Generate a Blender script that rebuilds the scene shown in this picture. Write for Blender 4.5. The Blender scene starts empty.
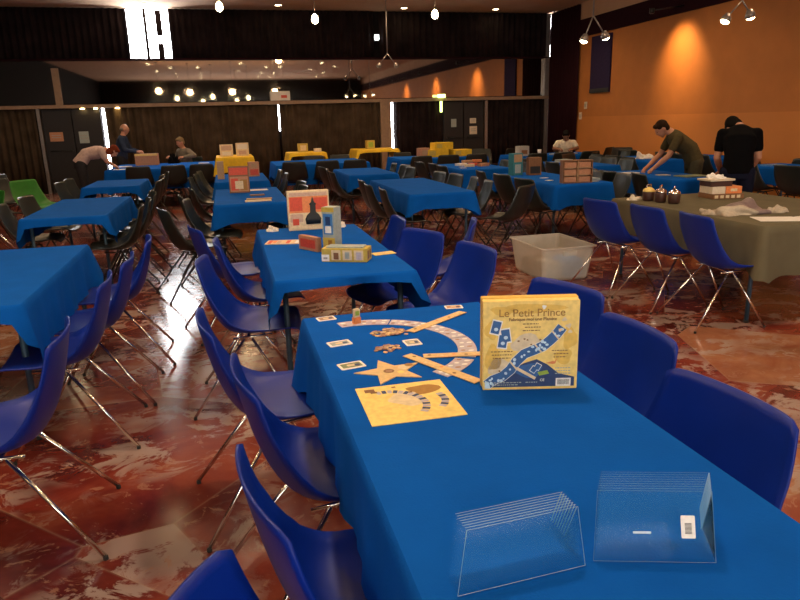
import bpy, bmesh, math, random
from mathutils import Vector, Matrix
C = bpy.context.scene
COL = C.collection
random.seed(7)
R = math.radians
# ---------------------------------------------------------------- camera
YAW, PITCH, ROLL, F, H = 0.244770573, 0.261335730, -0.0271230281, 670.259298, 1.52274138
fw = Vector((math.sin(YAW)*math.cos(PITCH), math.cos(YAW)*math.cos(PITCH), -math.sin(PITCH)))
r0 = Vector((math.cos(YAW), -math.sin(YAW), 0)); u0 = r0.cross(fw)
RR = math.cos(ROLL)*r0 + math.sin(ROLL)*u0; UU = -math.sin(ROLL)*r0 + math.cos(ROLL)*u0
cd = bpy.data.cameras.new('camera'); cam = bpy.data.objects.new('camera', cd); COL.objects.link(cam)
m = Matrix((RR, UU, -fw)).transposed().to_4x4(); m.translation = (0, 0, H); cam.matrix_world = m
cd.sensor_width = 36; cd.lens = F*36/800; cd.clip_start = .02; cd.clip_end = 200
C.camera = cam
C.cycles.transparent_max_bounces = 64
C.view_settings.view_transform = 'Standard'; C.view_settings.look = 'None'
C.view_settings.gamma = 1; C.view_settings.use_curve_mapping = False
C.view_settings.exposure = 1.1
# ---------------------------------------------------------------- world and lights
w = bpy.data.worlds.new('world'); C.world = w; w.use_nodes = True
w.node_tree.nodes['Background'].inputs[0].default_value = (.5, .6, .8, 1)
w.node_tree.nodes['Background'].inputs[1].default_value = .2
def spot(loc, power, col=(1, .66, .38), size=150, radius=.12, aim=(0, 0, -1), blend=.8):
    l = bpy.data.lights.new('lamp_light', 'SPOT'); l.energy = power; l.color = col
    l.spot_size = R(size); l.spot_blend = blend; l.shadow_soft_size = radius
    o = bpy.data.objects.new('lamp_light', l); COL.objects.link(o); o.location = loc
    o.rotation_euler = Vector(aim).to_track_quat('-Z', 'Y').to_euler(); return o
CEIL, LOWC = 4.31, 4.31
WALLY, WALLX, LEFTX, REARY = 18.5, 9.22, -7.0, -9.0
ceil_spots = [(x, y, CEIL-.03) for y in (7.5, 11.5, 15.5) for x in (-3.6, .2, 3.7, 7.2)]
low_spots = [(x, y, LOWC-.03) for y in (3.0, -1.5) for x in (-3.0, 1.1, 4.9)]
for p in ceil_spots: spot(p, 80)
for p in low_spots: spot(p, 112, (1, .78, .56))
for y in (12.6, 7.6, 2.6): spot((8.45, y, 3.42), 95, (1, .60, .24), 84, .10, (.72, 0, -.75), 1)
# added fill for the foreground: unseen glowing panes in the rear wall, built below
FILL_PANE = 4.2
# ---------------------------------------------------------------- materials
MATS = {}
def mat(name, col, rough=.6, metal=0., var=.12, scale=18., bump=0., emit=None, estr=0., trans=0., coat=0., bscale=None, spec=None, ior=None):
    if name in MATS: return MATS[name]
    mt = bpy.data.materials.new(name); mt.use_nodes = True; nt = mt.node_tree; b = nt.nodes['Principled BSDF']
    tc = nt.nodes.new('ShaderNodeTexCoord'); n = nt.nodes.new('ShaderNodeTexNoise'); n.inputs['Scale'].default_value = scale
    n.inputs['Detail'].default_value = 4
    nt.links.new(tc.outputs['Object'], n.inputs['Vector'])
    cr = nt.nodes.new('ShaderNodeValToRGB'); nt.links.new(n.outputs['Fac'], cr.inputs[0])
    cr.color_ramp.elements[0].position = .3; cr.color_ramp.elements[1].position = .7
    cr.color_ramp.elements[0].color = (*[c*(1-var) for c in col], 1); cr.color_ramp.elements[1].color = (*[min(1, c*(1+var)) for c in col], 1)
    nt.links.new(cr.outputs[0], b.inputs['Base Color'])
    b.inputs['Roughness'].default_value = rough; b.inputs['Metallic'].default_value = metal
    if spec is not None: b.inputs['Specular IOR Level'].default_value = spec
    if trans: b.inputs['Transmission Weight'].default_value = trans
    if ior: b.inputs['IOR'].default_value = ior
    if coat: b.inputs['Coat Weight'].default_value = coat; b.inputs['Coat Roughness'].default_value = .08
    if emit: b.inputs['Emission Color'].default_value = (*emit, 1); b.inputs['Emission Strength'].default_value = estr
    if bump:
        bn = nt.nodes.new('ShaderNodeTexNoise'); bn.inputs['Scale'].default_value = bscale or scale*6; bn.inputs['Detail'].default_value = 5
        nt.links.new(tc.outputs['Object'], bn.inputs['Vector'])
        bp = nt.nodes.new('ShaderNodeBump'); bp.inputs['Strength'].default_value = bump; bp.inputs['Distance'].default_value = .01
        nt.links.new(bn.outputs['Fac'], bp.inputs['Height']); nt.links.new(bp.outputs[0], b.inputs['Normal'])
    MATS[name] = mt; return mt
def M(n): return MATS[n]
mat('cloth_blue', (.003, .092, .46), .9, var=.08, scale=5, bump=.2, bscale=160, spec=.05)
mat('cloth_grey', (.12, .105, .065), .85, var=.12, scale=4, bump=.2, bscale=140, spec=.2)
mat('cloth_yellow', (.75, .5, .02), .8, var=.1)
mat('cloth_green', (.05, .35, .04), .8)
mat('plastic_blue', (.001, .021, .27), .40, var=.08, scale=9, bump=.04, bscale=260, spec=.32)
mat('plastic_dark', (.014, .020, .020), .35, var=.15, scale=9)
mat('plastic_green', (.02, .19, .015), .5)
mat('chrome', (.75, .72, .68), .14, 1, var=.05)
mat('black_steel', (.03, .03, .032), .35, .6)
mat('rubber', (.02, .02, .02), .8)
mat('table_leg', (.04, .09, .15), .45, .3)
mat('table_board', (.3, .24, .17), .6)
mat('curtain', (.017, .011, .012), .95, var=.45, scale=3, spec=.1)
mat('curtain_low', (.060, .042, .028), .95, var=.35, scale=3, spec=.1)
mat('plum', (.024, .006, .010), .9, spec=.1)
mat('dark_door', (.012, .010, .012), .6)
mat('black_paint', (.014, .011, .011), .8)
mat('wall_dark', (.012, .009, .009), .95, spec=.1)
mat('ceiling_paint', (.52, .33, .21), .9, var=.06, scale=2)
mat('trim_tan', (.30, .20, .13), .6)
mat('trim_metal', (.28, .25, .24), .4, .6)
mat('mirror', (.55, .52, .50), .03, 1, var=.03)
mat('paper', (.72, .70, .66), .7, var=.04)
mat('paper_warm', (.7, .62, .5), .7, var=.08, scale=40)
mat('daylight', (.9, .95, 1), .5, emit=(.93, .97, 1), estr=15)
mat('pane', (.9, .95, 1), .5, emit=(1, .94, .84), estr=FILL_PANE)  # glow of the added rear windows
mat('bulb', (1, .8, .5), .5, emit=(1, .68, .25), estr=9)
mat('bulb_hot', (1, .85, .6), .5, emit=(1, .80, .42), estr=16)
mat('bulb_white', (1, 1, 1), .5, emit=(.9, 1, .95), estr=6)
mat('green_lamp', (.5, 1, .3), .5, emit=(.75, 1, .25), estr=2.2)
mat('dark_window', (.035, .026, .07), .9, spec=.05)
mat('skin', (.50, .24, .15), .55, var=.08)
mat('skin_pale', (.58, .30, .21), .55, var=.08)
mat('skin_dark', (.22, .11, .07), .55, var=.08)
mat('eye', (.03, .02, .02), .2)
mat('lips', (.35, .12, .09), .5)
for n, c in dict(hair_brown=(.025, .014, .008), hair_black=(.008, .007, .006), hair_red=(.14, .028, .012), hair_grey=(.22, .19, .16), hair_sand=(.24, .17, .09),
                 tee_olive=(.085, .07, .035), tee_black=(.003, .003, .004), tee_white=(.75, .70, .58), tee_pink=(.50, .38, .36), shirt_navy=(.03, .045, .085),
                 jacket_grey=(.20, .18, .145), jeans_navy=(.008, .010, .025), jeans_dark=(.03, .03, .035), shoe=(.02, .02, .02), trousers_olive=(.06, .055, .035)).items():
    mat(n, c, .9, var=.15, scale=25, bump=.15, spec=.08)
for n, c in dict(gold=(.78, .52, .10), gold_pale=(.88, .66, .20), gold_dark=(.36, .18, .03), navy_print=(.02, .05, .16), night_blue=(.03, .12, .34), sky_dot=(.55, .75, .92),
                 white_print=(.86, .86, .84), brown_print=(.22, .10, .04), black_print=(.015, .015, .015), red_print=(.62, .07, .03), orange_print=(.75, .25, .08), cream=(.72, .60, .40),
                 lavender_board=(.50, .46, .55), tan_board=(.70, .50, .24), token_brown=(.36, .20, .13), token_pink=(.55, .38, .30), teal=(.03, .20, .25), greyblue=(.35, .42, .42),
                 green_print=(.30, .45, .06), mustard=(.55, .42, .08), wood_pink=(.50, .24, .13), scarf=(.20, .15, .15), scarf_light=(.42, .36, .28), dark_snack=(.06, .025, .02), cardboard=(.42, .27, .15), grey_card=(.38, .38, .36), green_card=(.20, .24, .14), blue_print=(.06, .22, .55)).items():
    mat(n, c, .5, var=.12, scale=60)
def bin_plastic():
    mt = mat('bin_plastic', (.72, .70, .64), .35, var=.04); nt = mt.node_tree; b = nt.nodes['Principled BSDF']; o = nt.nodes['Material Output']
    t = nt.nodes.new('ShaderNodeBsdfTransparent'); mx = nt.nodes.new('ShaderNodeMixShader'); mx.inputs[0].default_value = .36
    nt.links.new(t.outputs[0], mx.inputs[1]); nt.links.new(b.outputs[0], mx.inputs[2]); nt.links.new(mx.outputs[0], o.inputs[0])
bin_plastic()
def clear_plastic():
    mt = bpy.data.materials.new('clear_acrylic'); mt.use_nodes = True; nt = mt.node_tree; nt.nodes.clear()
    o = nt.nodes.new('ShaderNodeOutputMaterial'); g = nt.nodes.new('ShaderNodeBsdfGlossy'); t = nt.nodes.new('ShaderNodeBsdfTransparent')
    d = nt.nodes.new('ShaderNodeBsdfDiffuse'); fr = nt.nodes.new('ShaderNodeFresnel'); fr.inputs[0].default_value = 1.035
    mx = nt.nodes.new('ShaderNodeMixShader'); mx2 = nt.nodes.new('ShaderNodeMixShader'); mx2.inputs[0].default_value = .009
    t.inputs[0].default_value = (.99, .998, 1, 1); d.inputs[0].default_value = (.12, .45, .9, 1); g.inputs['Roughness'].default_value = .06
    nt.links.new(fr.outputs[0], mx.inputs[0]); nt.links.new(t.outputs[0], mx.inputs[1]); nt.links.new(g.outputs[0], mx.inputs[2])
    nt.links.new(mx.outputs[0], mx2.inputs[1]); nt.links.new(d.outputs[0], mx2.inputs[2]); nt.links.new(mx2.outputs[0], o.inputs[0])
    MATS['clear_acrylic'] = mt
clear_plastic()
mat('acrylic_edge', (.55, .75, .88), .2, var=.02, trans=.3)
def floor_mat():
    mt = bpy.data.materials.new('red_marble'); mt.use_nodes = True; nt = mt.node_tree; N = nt.nodes; L = nt.links; b = N['Principled BSDF']
    geo = N.new('ShaderNodeNewGeometry')
    def noise(vec, sc, det=5, rough=.6, dist=0.):
        n = N.new('ShaderNodeTexNoise'); n.inputs['Scale'].default_value = sc; n.inputs['Detail'].default_value = det
        n.inputs['Roughness'].default_value = rough; n.inputs['Distortion'].default_value = dist
        L.new(vec, n.inputs['Vector']); return n
    def ramp(f, stops):
        r = N.new('ShaderNodeValToRGB'); L.new(f, r.inputs[0]); e = r.color_ramp.elements
        while len(e) < len(stops): e.new(.5)
        for k, (p, c) in enumerate(stops): e[k].position = p; e[k].color = (*c, 1)
        return r
    def mix(f, a, c, mode='MIX'):
        x = N.new('ShaderNodeMix'); x.data_type = 'RGBA'; x.blend_type = mode
        if isinstance(f, float): x.inputs[0].default_value = f
        else: L.new(f, x.inputs[0])
        for s, v in ((6, a), (7, c)):
            if isinstance(v, tuple): x.inputs[s].default_value = (*v, 1)
            else: L.new(v, x.inputs[s])
        return x.outputs[2]
    sf = N.new('ShaderNodeVectorMath'); sf.operation = 'ADD'; L.new(geo.outputs['Position'], sf.inputs[0]); sf.inputs[1].default_value = (13.3, 4.7, 2.0)
    P = sf.outputs[0]
    vo = N.new('ShaderNodeTexVoronoi'); vo.inputs['Scale'].default_value = .95; L.new(P, vo.inputs['Vector'])
    ve = N.new('ShaderNodeTexVoronoi'); ve.feature = 'DISTANCE_TO_EDGE'; ve.inputs['Scale'].default_value = .95; L.new(P, ve.inputs['Vector'])
    # each slab turns and shifts its own veining
    ad = N.new('ShaderNodeVectorMath'); ad.operation = 'MULTIPLY_ADD'; L.new(vo.outputs['Color'], ad.inputs[0]); ad.inputs[1].default_value = (9, 9, 9); L.new(P, ad.inputs[2])
    sc = N.new('ShaderNodeVectorMath'); sc.operation = 'MULTIPLY'; L.new(ad.outputs[0], sc.inputs[0]); sc.inputs[1].default_value = (1, 1.2, 1)
    v = sc.outputs[0]
    base = ramp(noise(v, 1.6, 5, .6, .6).outputs['Fac'], [(.32, (.07, .010, .009)), (.48, (.16, .024, .016)), (.62, (.24, .055, .030)), (.76, (.30, .12, .065))])
    slab = N.new('ShaderNodeSeparateColor'); L.new(vo.outputs['Color'], slab.inputs[0])
    tan = ramp(slab.outputs[0], [(.88, (0, 0, 0)), (.90, (.5, .5, .5))])
    c1 = mix(tan.outputs[0], base.outputs[0], ramp(noise(v, 3, 6, .7, 1).outputs['Fac'], [(.3, (.30, .12, .06)), (.7, (.46, .27, .14))]).outputs[0])
    veins = ramp(noise(v, 4.6, 8, .68, .7).outputs['Fac'], [(.49, (0, 0, 0)), (.54, (.74, .74, .74))])
    msk = ramp(noise(v, 1.3, 3, .5).outputs['Fac'], [(.44, (0, 0, 0)), (.56, (1, 1, 1))])
    vm = mix(1.0, veins.outputs[0], msk.outputs[0], 'MULTIPLY')
    c2 = mix(vm, c1, (.38, .30, .265))
    fine = ramp(noise(v, 9, 7, .7, .8).outputs['Fac'], [(.58, (0, 0, 0)), (.62, (.6, .6, .6))])
    c3 = mix(fine.outputs[0], c2, (.33, .17, .11))
    jo = ramp(ve.outputs['Distance'], [(.002, (.32, .32, .32)), (.005, (0, 0, 0))])
    c4 = mix(jo.outputs[0], c3, (.36, .26, .18))
    L.new(c4, b.inputs['Base Color'])
    rr = ramp(noise(P, 2.2, 4).outputs['Fac'], [(.35, (.13, .13, .13)), (.7, (.24, .24, .24))]); L.new(rr.outputs[0], b.inputs['Roughness'])
    bp = N.new('ShaderNodeBump'); bp.inputs['Strength'].default_value = .12; bp.inputs['Distance'].default_value = .004
    L.new(noise(P, 6, 3).outputs['Fac'], bp.inputs['Height']); L.new(bp.outputs[0], b.inputs['Normal'])
    MATS['red_marble'] = mt
floor_mat()
def orange_mat():
    mt = mat('orange_wall', (.50, .185, .042), .75, var=.07, scale=2.5, bump=.05)
orange_mat(); mat('orange_dado', (.58, .22, .05), .7, var=.05, scale=2)
# ---------------------------------------------------------------- helpers
def tag(o, label=None, cat=None, group=None, kind=None):
    if label: o['label'] = label
    if cat: o['category'] = cat
    if group: o['group'] = group
    if kind: o['kind'] = kind
    return o
def empty(name, loc=(0, 0, 0), rz=0, label=None, cat=None, group=None, kind=None):
    o = bpy.data.objects.new(name, None); COL.objects.link(o); o.empty_display_size = .1
    o.location = loc; o.rotation_euler = (0, 0, rz); return tag(o, label, cat, group, kind)
class MB:
    def __init__(s): s.v = []; s.f = []; s.m = []; s.mats = []; s.sm = []
    def mi(s, m):
        if m not in s.mats: s.mats.append(m)
        return s.mats.index(m)
    def add(s, vs, fs, m, sm=False, X=None):
        k = len(s.v); i = s.mi(m)
        s.v += [tuple(X @ Vector(p)) if X else tuple(p) for p in vs]
        for f in fs: s.f.append([q+k for q in f]); s.m.append(i); s.sm.append(sm)
        return s
    def box(s, x0, x1, y0, y1, z0, z1, m, X=None, b=0.):
        if b <= 0:
            vs = [(x, y, z) for z in (z0, z1) for y in (y0, y1) for x in (x0, x1)]
            return s.add(vs, [(0, 2, 3, 1), (4, 5, 7, 6), (0, 1, 5, 4), (2, 6, 7, 3), (0, 4, 6, 2), (1, 3, 7, 5)], m, False, X)
        bm = bmesh.new(); bmesh.ops.create_cube(bm, size=1)
        for v in bm.verts: v.co = Vector(((x0+x1)/2+v.co.x*(x1-x0), (y0+y1)/2+v.co.y*(y1-y0), (z0+z1)/2+v.co.z*(z1-z0)))
        bmesh.ops.bevel(bm, geom=bm.edges[:], offset=b, segments=2, affect='EDGES')
        s.bm(bm, m, X, False); return s
    def bm(s, bm, m, X=None, sm=True):
        bm.verts.index_update(); s.add([v.co[:] for v in bm.verts], [[v.index for v in f.verts] for f in bm.faces], m, sm, X); bm.free(); return s
    def tube(s, pts, r, m, n=8, X=None, caps=True):
        pts = [Vector(p) for p in pts]; rs = r if isinstance(r, (list, tuple)) else [r]*len(pts); vs = []; fs = []
        up = None
        for i, p in enumerate(pts):
            d = (pts[min(i+1, len(pts)-1)]-pts[max(i-1, 0)]).normalized()
            if up is None: up = Vector((0, 0, 1)) if abs(d.z) < .9 else Vector((1, 0, 0))
            a = d.cross(up).normalized(); b = a.cross(d).normalized(); up = b
            for k in range(n):
                t = 2*math.pi*k/n; vs.append(p+(a*math.cos(t)+b*math.sin(t))*rs[i])
        for i in range(len(pts)-1):
            for k in range(n):
                q = (k+1) % n; fs.append((i*n+k, i*n+q, (i+1)*n+q, (i+1)*n+k))
        if caps: fs.append(tuple(range(n-1, -1, -1))); fs.append(tuple((len(pts)-1)*n+k for k in range(n)))
        return s.add(vs, fs, m, True, X)
    def lathe(s, prof, m, n=16, X=None):
        vs = []; fs = []
        for (r, z) in prof:
            for k in range(n): t = 2*math.pi*k/n; vs.append((r*math.cos(t), r*math.sin(t), z))
        for i in range(len(prof)-1):
            for k in range(n): q = (k+1) % n; fs.append((i*n+k, i*n+q, (i+1)*n+q, (i+1)*n+k))
        fs.append(tuple(range(n-1, -1, -1))); fs.append(tuple((len(prof)-1)*n+k for k in range(n)))
        return s.add(vs, fs, m, True, X)
    def ball(s, c, r, m, X=None, n=12):
        bm = bmesh.new(); bmesh.ops.create_uvsphere(bm, u_segments=n, v_segments=max(6, n//2+2), radius=1)
        rx, ry, rz = r if isinstance(r, (tuple, list)) else (r, r, r)
        for v in bm.verts: v.co = Vector((c[0]+v.co.x*rx, c[1]+v.co.y*ry, c[2]+v.co.z*rz))
        return s.bm(bm, m, X, True)
    def plate(s, pts, z0, z1, m, X=None):       # extruded flat outline in XY
        n = len(pts); vs = [(x, y, z0) for x, y in pts]+[(x, y, z1) for x, y in pts]
        fs = [tuple(range(n-1, -1, -1)), tuple(range(n, 2*n))]+[(k, (k+1) % n, n+(k+1) % n, n+k) for k in range(n)]
        return s.add(vs, fs, m, False, X)
    def mesh(s, name):
        me = bpy.data.meshes.new(name); me.from_pydata(s.v, [], s.f)
        for m in s.mats: me.materials.append(M(m) if isinstance(m, str) else m)
        me.polygons.foreach_set('material_index', s.m); me.polygons.foreach_set('use_smooth', s.sm); me.update(); return me
    def build(s, name, parent=None, **k):
        o = bpy.data.objects.new(name, s.mesh(name)); COL.objects.link(o)
        if parent: o.parent = parent
        return tag(o, **k)
def copy_tree(o, parent=None):
    c = o.copy(); COL.objects.link(c)
    if parent: c.parent = parent
    for ch in list(KIDS.get(o.name, [])) or [x for x in o.children]:
        copy_tree(ch, c)
    return c
KIDS = {}
def box_obj(name, x0, x1, y0, y1, z0, z1, m, parent=None, b=0, **k): return MB().box(x0, x1, y0, y1, z0, z1, m, None, b).build(name, parent, **k)
def XF(loc, rz=0, rx=0, ry=0):
    return Matrix.Translation(loc) @ Matrix.Rotation(rz, 4, 'Z') @ Matrix.Rotation(ry, 4, 'Y') @ Matrix.Rotation(rx, 4, 'X')
# ---------------------------------------------------------------- the room
S = dict(kind='structure')
box_obj('floor', LEFTX-.2, WALLX+.2, REARY-.2, WALLY+.2, -.1, 0, 'red_marble', **S)
box_obj('ceiling', LEFTX-.2, WALLX+.2, REARY-.2, WALLY+.2, CEIL, CEIL+.1, 'ceiling_paint', **S)
box_obj('wall_left', LEFTX-.2, LEFTX, REARY, WALLY, 0, CEIL, 'wall_dark', **S)
wr = MB(); wr.box(WALLX, WALLX+.2, REARY, WALLY, 1.5, CEIL, 'orange_wall'); wr.box(WALLX-.012, WALLX+.2, REARY, WALLY, 0, 1.5, 'orange_dado')
wr.build('wall_right', **S)
box_obj('wall_back', LEFTX, WALLX+.2, WALLY, WALLY+.2, 0, CEIL, 'wall_dark', **S)
# rear wall behind the camera, with added glowing windows as fill light
rw = MB(); z0w, z1w = .5, 2.75
rw.box(LEFTX, WALLX, REARY-.2, REARY, 0, z0w, 'wall_dark'); rw.box(LEFTX, WALLX, REARY-.2, REARY, z1w, CEIL, 'wall_dark')
xs = [(-4.4, -2.0), (-1.7, .7), (1.0, 3.4), (3.7, 6.1)]
edges = [LEFTX]+[q for p in xs for q in p]+[WALLX]
for k in range(0, len(edges), 2): rw.box(edges[k], edges[k+1], REARY-.2, REARY, z0w, z1w, 'wall_dark')
rw.build('wall_rear', **S)
for k, (a, b) in enumerate(xs):
    wb = empty('window_%d' % (k+1), ((a+b)/2, REARY-.1, z0w), **S); wd = b-a  # added window, out of view, that throws fill onto the foreground
    fr = MB()
    for (p, q, c, d) in ((-wd/2, -wd/2+.06, 0, 2.25), (wd/2-.06, wd/2, 0, 2.25), (-wd/2+.06, wd/2-.06, 0, .06), (-wd/2+.06, wd/2-.06, 2.19, 2.25), (-.03, .03, .06, 2.19)): fr.box(p, q, -.05, .05, c, d, 'trim_metal')
    fr.build('window_frame', wb)
    MB().box(-wd/2+.05, wd/2-.05, -.03, -.01, .05, 2.2, 'pane').build('window_pane', wb)
# beam along the right wall
bm_ = MB(); bm_.box(WALLX-.05, WALLX, REARY, WALLY, 3.48, 3.90, 'plum'); bm_.build('trim_1', **S)
box_obj('trim_2', WALLX-.03, WALLX, REARY, WALLY, 3.90, CEIL, 'ceiling_paint', **S)
def curtain(x0, x1, z0, z1, m, name, y=WALLY-.14, label=None, amp=.035, pitch=.16, axis='x', group=None):
    n = max(6, int((x1-x0)/pitch*6)); vs = []; fs = []; ph = random.random()*6
    for j, z in enumerate((z0, z0+(z1-z0)*.5, z1)):
        for i in range(n+1):
            x = x0+(x1-x0)*i/n; d = amp*math.sin(x/pitch*math.pi*2+ph+.9*math.sin(x*1.7))*(1+.25*math.sin(x*5.1))
            vs.append((x, y+d, z) if axis == 'x' else (y-d, x, z))
    for j in range(2):
        for i in range(n): fs.append((j*(n+1)+i, j*(n+1)+i+1, (j+1)*(n+1)+i+1, (j+1)*(n+1)+i))
    k = len(vs); off = (0, .012, 0) if axis == 'x' else (.012, 0, 0)
    vs += [(p[0]+off[0], p[1]+off[1], p[2]) for p in vs]; fs += [tuple(q+k for q in f[::-1]) for f in fs]
    for i in range(n): fs += [(i, k+i, k+i+1, i+1), (2*(n+1)+i+1, 2*(n+1)+k+i+1, 2*(n+1)+k+i, 2*(n+1)+i)]
    for e in (0, n):
        for j in range(2): a = j*(n+1)+e; b = (j+1)*(n+1)+e; fs.append((a, b, b+k, a+k))
    o = MB().add(vs, fs, m, True).build(name); tag(o, label, 'curtain', group); return o
zc0, zc1 = 3.16, CEIL-.02
GU = 'dark curtains above the mirror band'; GL = 'dark pleated curtains under the gallery'
curtain(LEFTX+.02, -2.02, zc0, zc1, 'curtain', 'curtain', label='dark upper curtain left of the tall bright window gaps')
curtain(-1.02, 4.06, zc0, zc1, 'curtain', 'curtain', label='wide dark upper curtain between the bright gaps and the small square lamp')
curtain(4.22, 9.12, zc0, zc1, 'curtain', 'curtain', label='dark upper curtain running from the small square lamp to the right corner')
# bright gaps in the curtain: lit window with dark cloth strips crossing it
wg = empty('window_5', (-1.52, WALLY-.04, zc0), **S)
MB().box(-.48, .48, -.02, .02, .0, 1.12, 'daylight').build('window_pane', wg)
o = MB().box(-2.045+0, -2.0, WALLY-.12, WALLY-.1, zc0, zc1, 'curtain'); o.box(-1.62, -1.55, WALLY-.12, WALLY-.1, zc0, zc1, 'curtain')
o.box(-1.34, -1.20, WALLY-.12, WALLY-.1, zc0, 3.50, 'curtain'); o.box(-1.34, -1.20, WALLY-.12, WALLY-.1, 3.68, zc1-.03, 'curtain')
o.build('curtain_strip', label='narrow dark curtain strips crossing the tall bright window gaps', cat='curtain')
MB().box(-.05, .05, -.02, .02, -.06, .06, 'bulb_white').build('wall_lamp').location = (4.14, WALLY-.18, 3.65)
tag(bpy.data.objects['wall_lamp'], 'small square white lamp glowing in the upper curtain', 'lamp')
lampback = MB().box(-.08, .08, .02, .14, -.09, .09, 'black_paint').build('housing', bpy.data.objects['wall_lamp'])
box_obj('window_6', 9.135, 9.19, WALLY-.05, WALLY-.02, zc0, zc1-.02, 'daylight', **S)
# mirror band with rails
box_obj('trim_3', LEFTX, WALLX, WALLY-.03, WALLY, 2.12, 3.12, 'mirror', **S)
rl = MB(); rl.box(LEFTX, WALLX, WALLY-.2, WALLY, 2.02, 2.10, 'trim_tan'); rl.build('trim_4', **S)
box_obj('trim_5', LEFTX, WALLX, WALLY-.16, WALLY, 3.12, 3.155, 'plum', **S)
box_obj('trim_6', -3.84, -3.69, WALLY-.08, WALLY-.03, 2.10, 2.95, 'trim_tan', **S)
box_obj('trim_7', 4.17, 4.46, WALLY-.2, WALLY, 0, 2.02, 'trim_tan', **S)
box_obj('trim_8', -4.29, -4.22, WALLY-.16, WALLY, 0, 2.02, 'trim_metal', **S)
box_obj('trim_9', 7.19, 7.27, WALLY-.16, WALLY, 0, 2.02, 'trim_metal', **S)
box_obj('trim_10', 9.0, 9.12, WALLY-.16, WALLY, 0, CEIL-.02, 'trim_metal', **S)
# lower curtains
curtain(LEFTX+.02, -4.32, .02, 2.01, 'curtain_low', 'curtain', label='lower curtain left of the dark notice door on the far left')
curtain(-2.74, 1.44, .02, 2.01, 'curtain_low', 'curtain', label='lower pleated curtain behind the people at the left back tables')
curtain(1.50, 4.15, .02, 2.01, 'curtain_low', 'curtain', label='lower pleated curtain between the thin bright gap and the tan pillar')
curtain(4.62, 5.95, .02, 2.01, 'curtain', 'curtain', label='lower dark curtain just right of the tan pillar')
curtain(7.30, 8.98, .02, 2.01, 'curtain', 'curtain', label='lower dark curtain between the right notice door and the corner')
box_obj('window_7', -2.83, -2.77, WALLY-.08, WALLY-.05, .5, 2.0, 'daylight', **S)
box_obj('window_8', 1.455, 1.487, WALLY-.08, WALLY-.05, 1.35, 2.0, 'daylight', **S)
box_obj('window_9', 4.50, 4.545, WALLY-.08, WALLY-.05, .5, 2.0, 'daylight', **S)
def door(n, x0, x1, papers):
    d = empty('door_%d' % n, ((x0+x1)/2, WALLY-.06, 0), **S); W = (x1-x0)/2
    for s in (-1, 1):
        MB().box(min(0, s*W)+.01, max(0, s*W)-.01, -.04, .04, 0, 2.0, 'dark_door', None, .004).build('door_leaf', d)
        hb = MB(); hb.tube([(s*.08, -.05, 1.02), (s*.08, -.09, 1.02), (s*(W-.1), -.09, 1.02), (s*(W-.1), -.05, 1.02)], .012, 'black_steel'); hb.build('door_handle', d)
    for (x, z, w_, h_, mm) in papers:
        b = MB(); b.box(x-w_/2, x+w_/2, WALLY-.112, WALLY-.104, z-h_/2, z+h_/2, mm); b.mats
        yield b
notes = [('pink paper notice on the left dark door', -3.93, 1.36, .30, .22, 'wood_pink'), ('pale round-edged sign on the left dark door', -3.31, 1.33, .22, .28, 'greyblue')]
list(door(1, -4.2, -2.86, [])); list(door(2, 5.98, 7.17, []))
for lab, x, z, a, b, mm in notes+[('upper white paper on the right dark door', 6.85, 1.47, .18, .14, 'paper_warm'), ('lower white paper on the right dark door', 6.86, 1.21, .22, .22, 'paper_warm'), ('small grey sign on the right dark door', 6.28, 1.42, .15, .22, 'greyblue')]:
    q = MB(); q.box(x-a/2, x+a/2, WALLY-.112, WALLY-.101, z-b/2, z+b/2, mm)
    q.box(x-a*.35, x+a*.35, WALLY-.1135, WALLY-.112, z+b*.12, z+b*.2, 'grey_card'); q.box(x-a*.35, x+a*.35, WALLY-.1135, WALLY-.112, z-b*.12, z-b*.04, 'grey_card')
    q.build('notice', label=lab, cat='notice')
box_obj('exit_lamp', 5.78, 5.98, WALLY-.30, WALLY-.21, 2.10, 2.19, 'green_lamp', label='small yellow-green emergency lamp on the gallery rail', cat='lamp')
box_obj('wall_strip', 5.86, 5.92, WALLY-.20, WALLY-.17, 1.72, 2.01, 'green_lamp', label='short glowing green strip hanging under the emergency lamp', cat='lamp')
sb = MB(); sb.box(1.28, 1.78, WALLY-.20, WALLY-.17, 2.11, 2.34, 'paper'); sb.box(1.55, 1.70, WALLY-.202, WALLY-.2, 2.17, 2.24, 'red_print'); sb.build('rail_sign', label='small white sign board standing on the gallery rail', cat='sign')
for k, (x, lab) in enumerate(((-3.25, 'left'), (-2.95, 'middle'), (-2.45, 'right'))):
    t = MB(); t.lathe([(.02, 0), (.05, .0), (.05, .02), (.02, .03)], 'bulb'); o = t.build('uplight', label='%s of three small warm lamps under the gallery near the left door' % lab, cat='lamp'); o.location = (x, WALLY-.17, 1.992)
# left spot frame in front of mirror
# right wall: plum curtain, panel, slits, switches
curtain(16.75, 18.32, .02, 4.28, 'plum', 'curtain', y=WALLX-.09, axis='y', label='tall plum curtain in the far right corner')
box_obj('window_10', WALLX-.02, WALLX-.005, 18.36, 18.42, .5, 2.05, 'daylight', **S)
pp = MB(); pp.box(WALLX-.05, WALLX-.005, 15.25, 16.15, 2.07, 3.42, 'dark_window'); pp.box(WALLX-.06, WALLX-.05, 15.25, 16.15, 2.07, 2.17, 'black_print'); pp.build('wall_panel', label='dark violet panel high on the orange wall near the corner', cat='panel')
for y, z, lab in ((16.35, 1.78, 'upper'), (16.6, 1.52, 'lower')):
    t = MB(); t.box(WALLX-.04, WALLX-.013, y-.06, y+.06, z-.09, z+.09, 'paper_warm', None, .004); t.box(WALLX-.046, WALLX-.04, y-.03, y+.03, z-.04, z+.04, 'grey_card'); t.build('wall_box', label='%s small pale wall box on orange wall by the plum curtain' % lab, cat='wall box')
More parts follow.
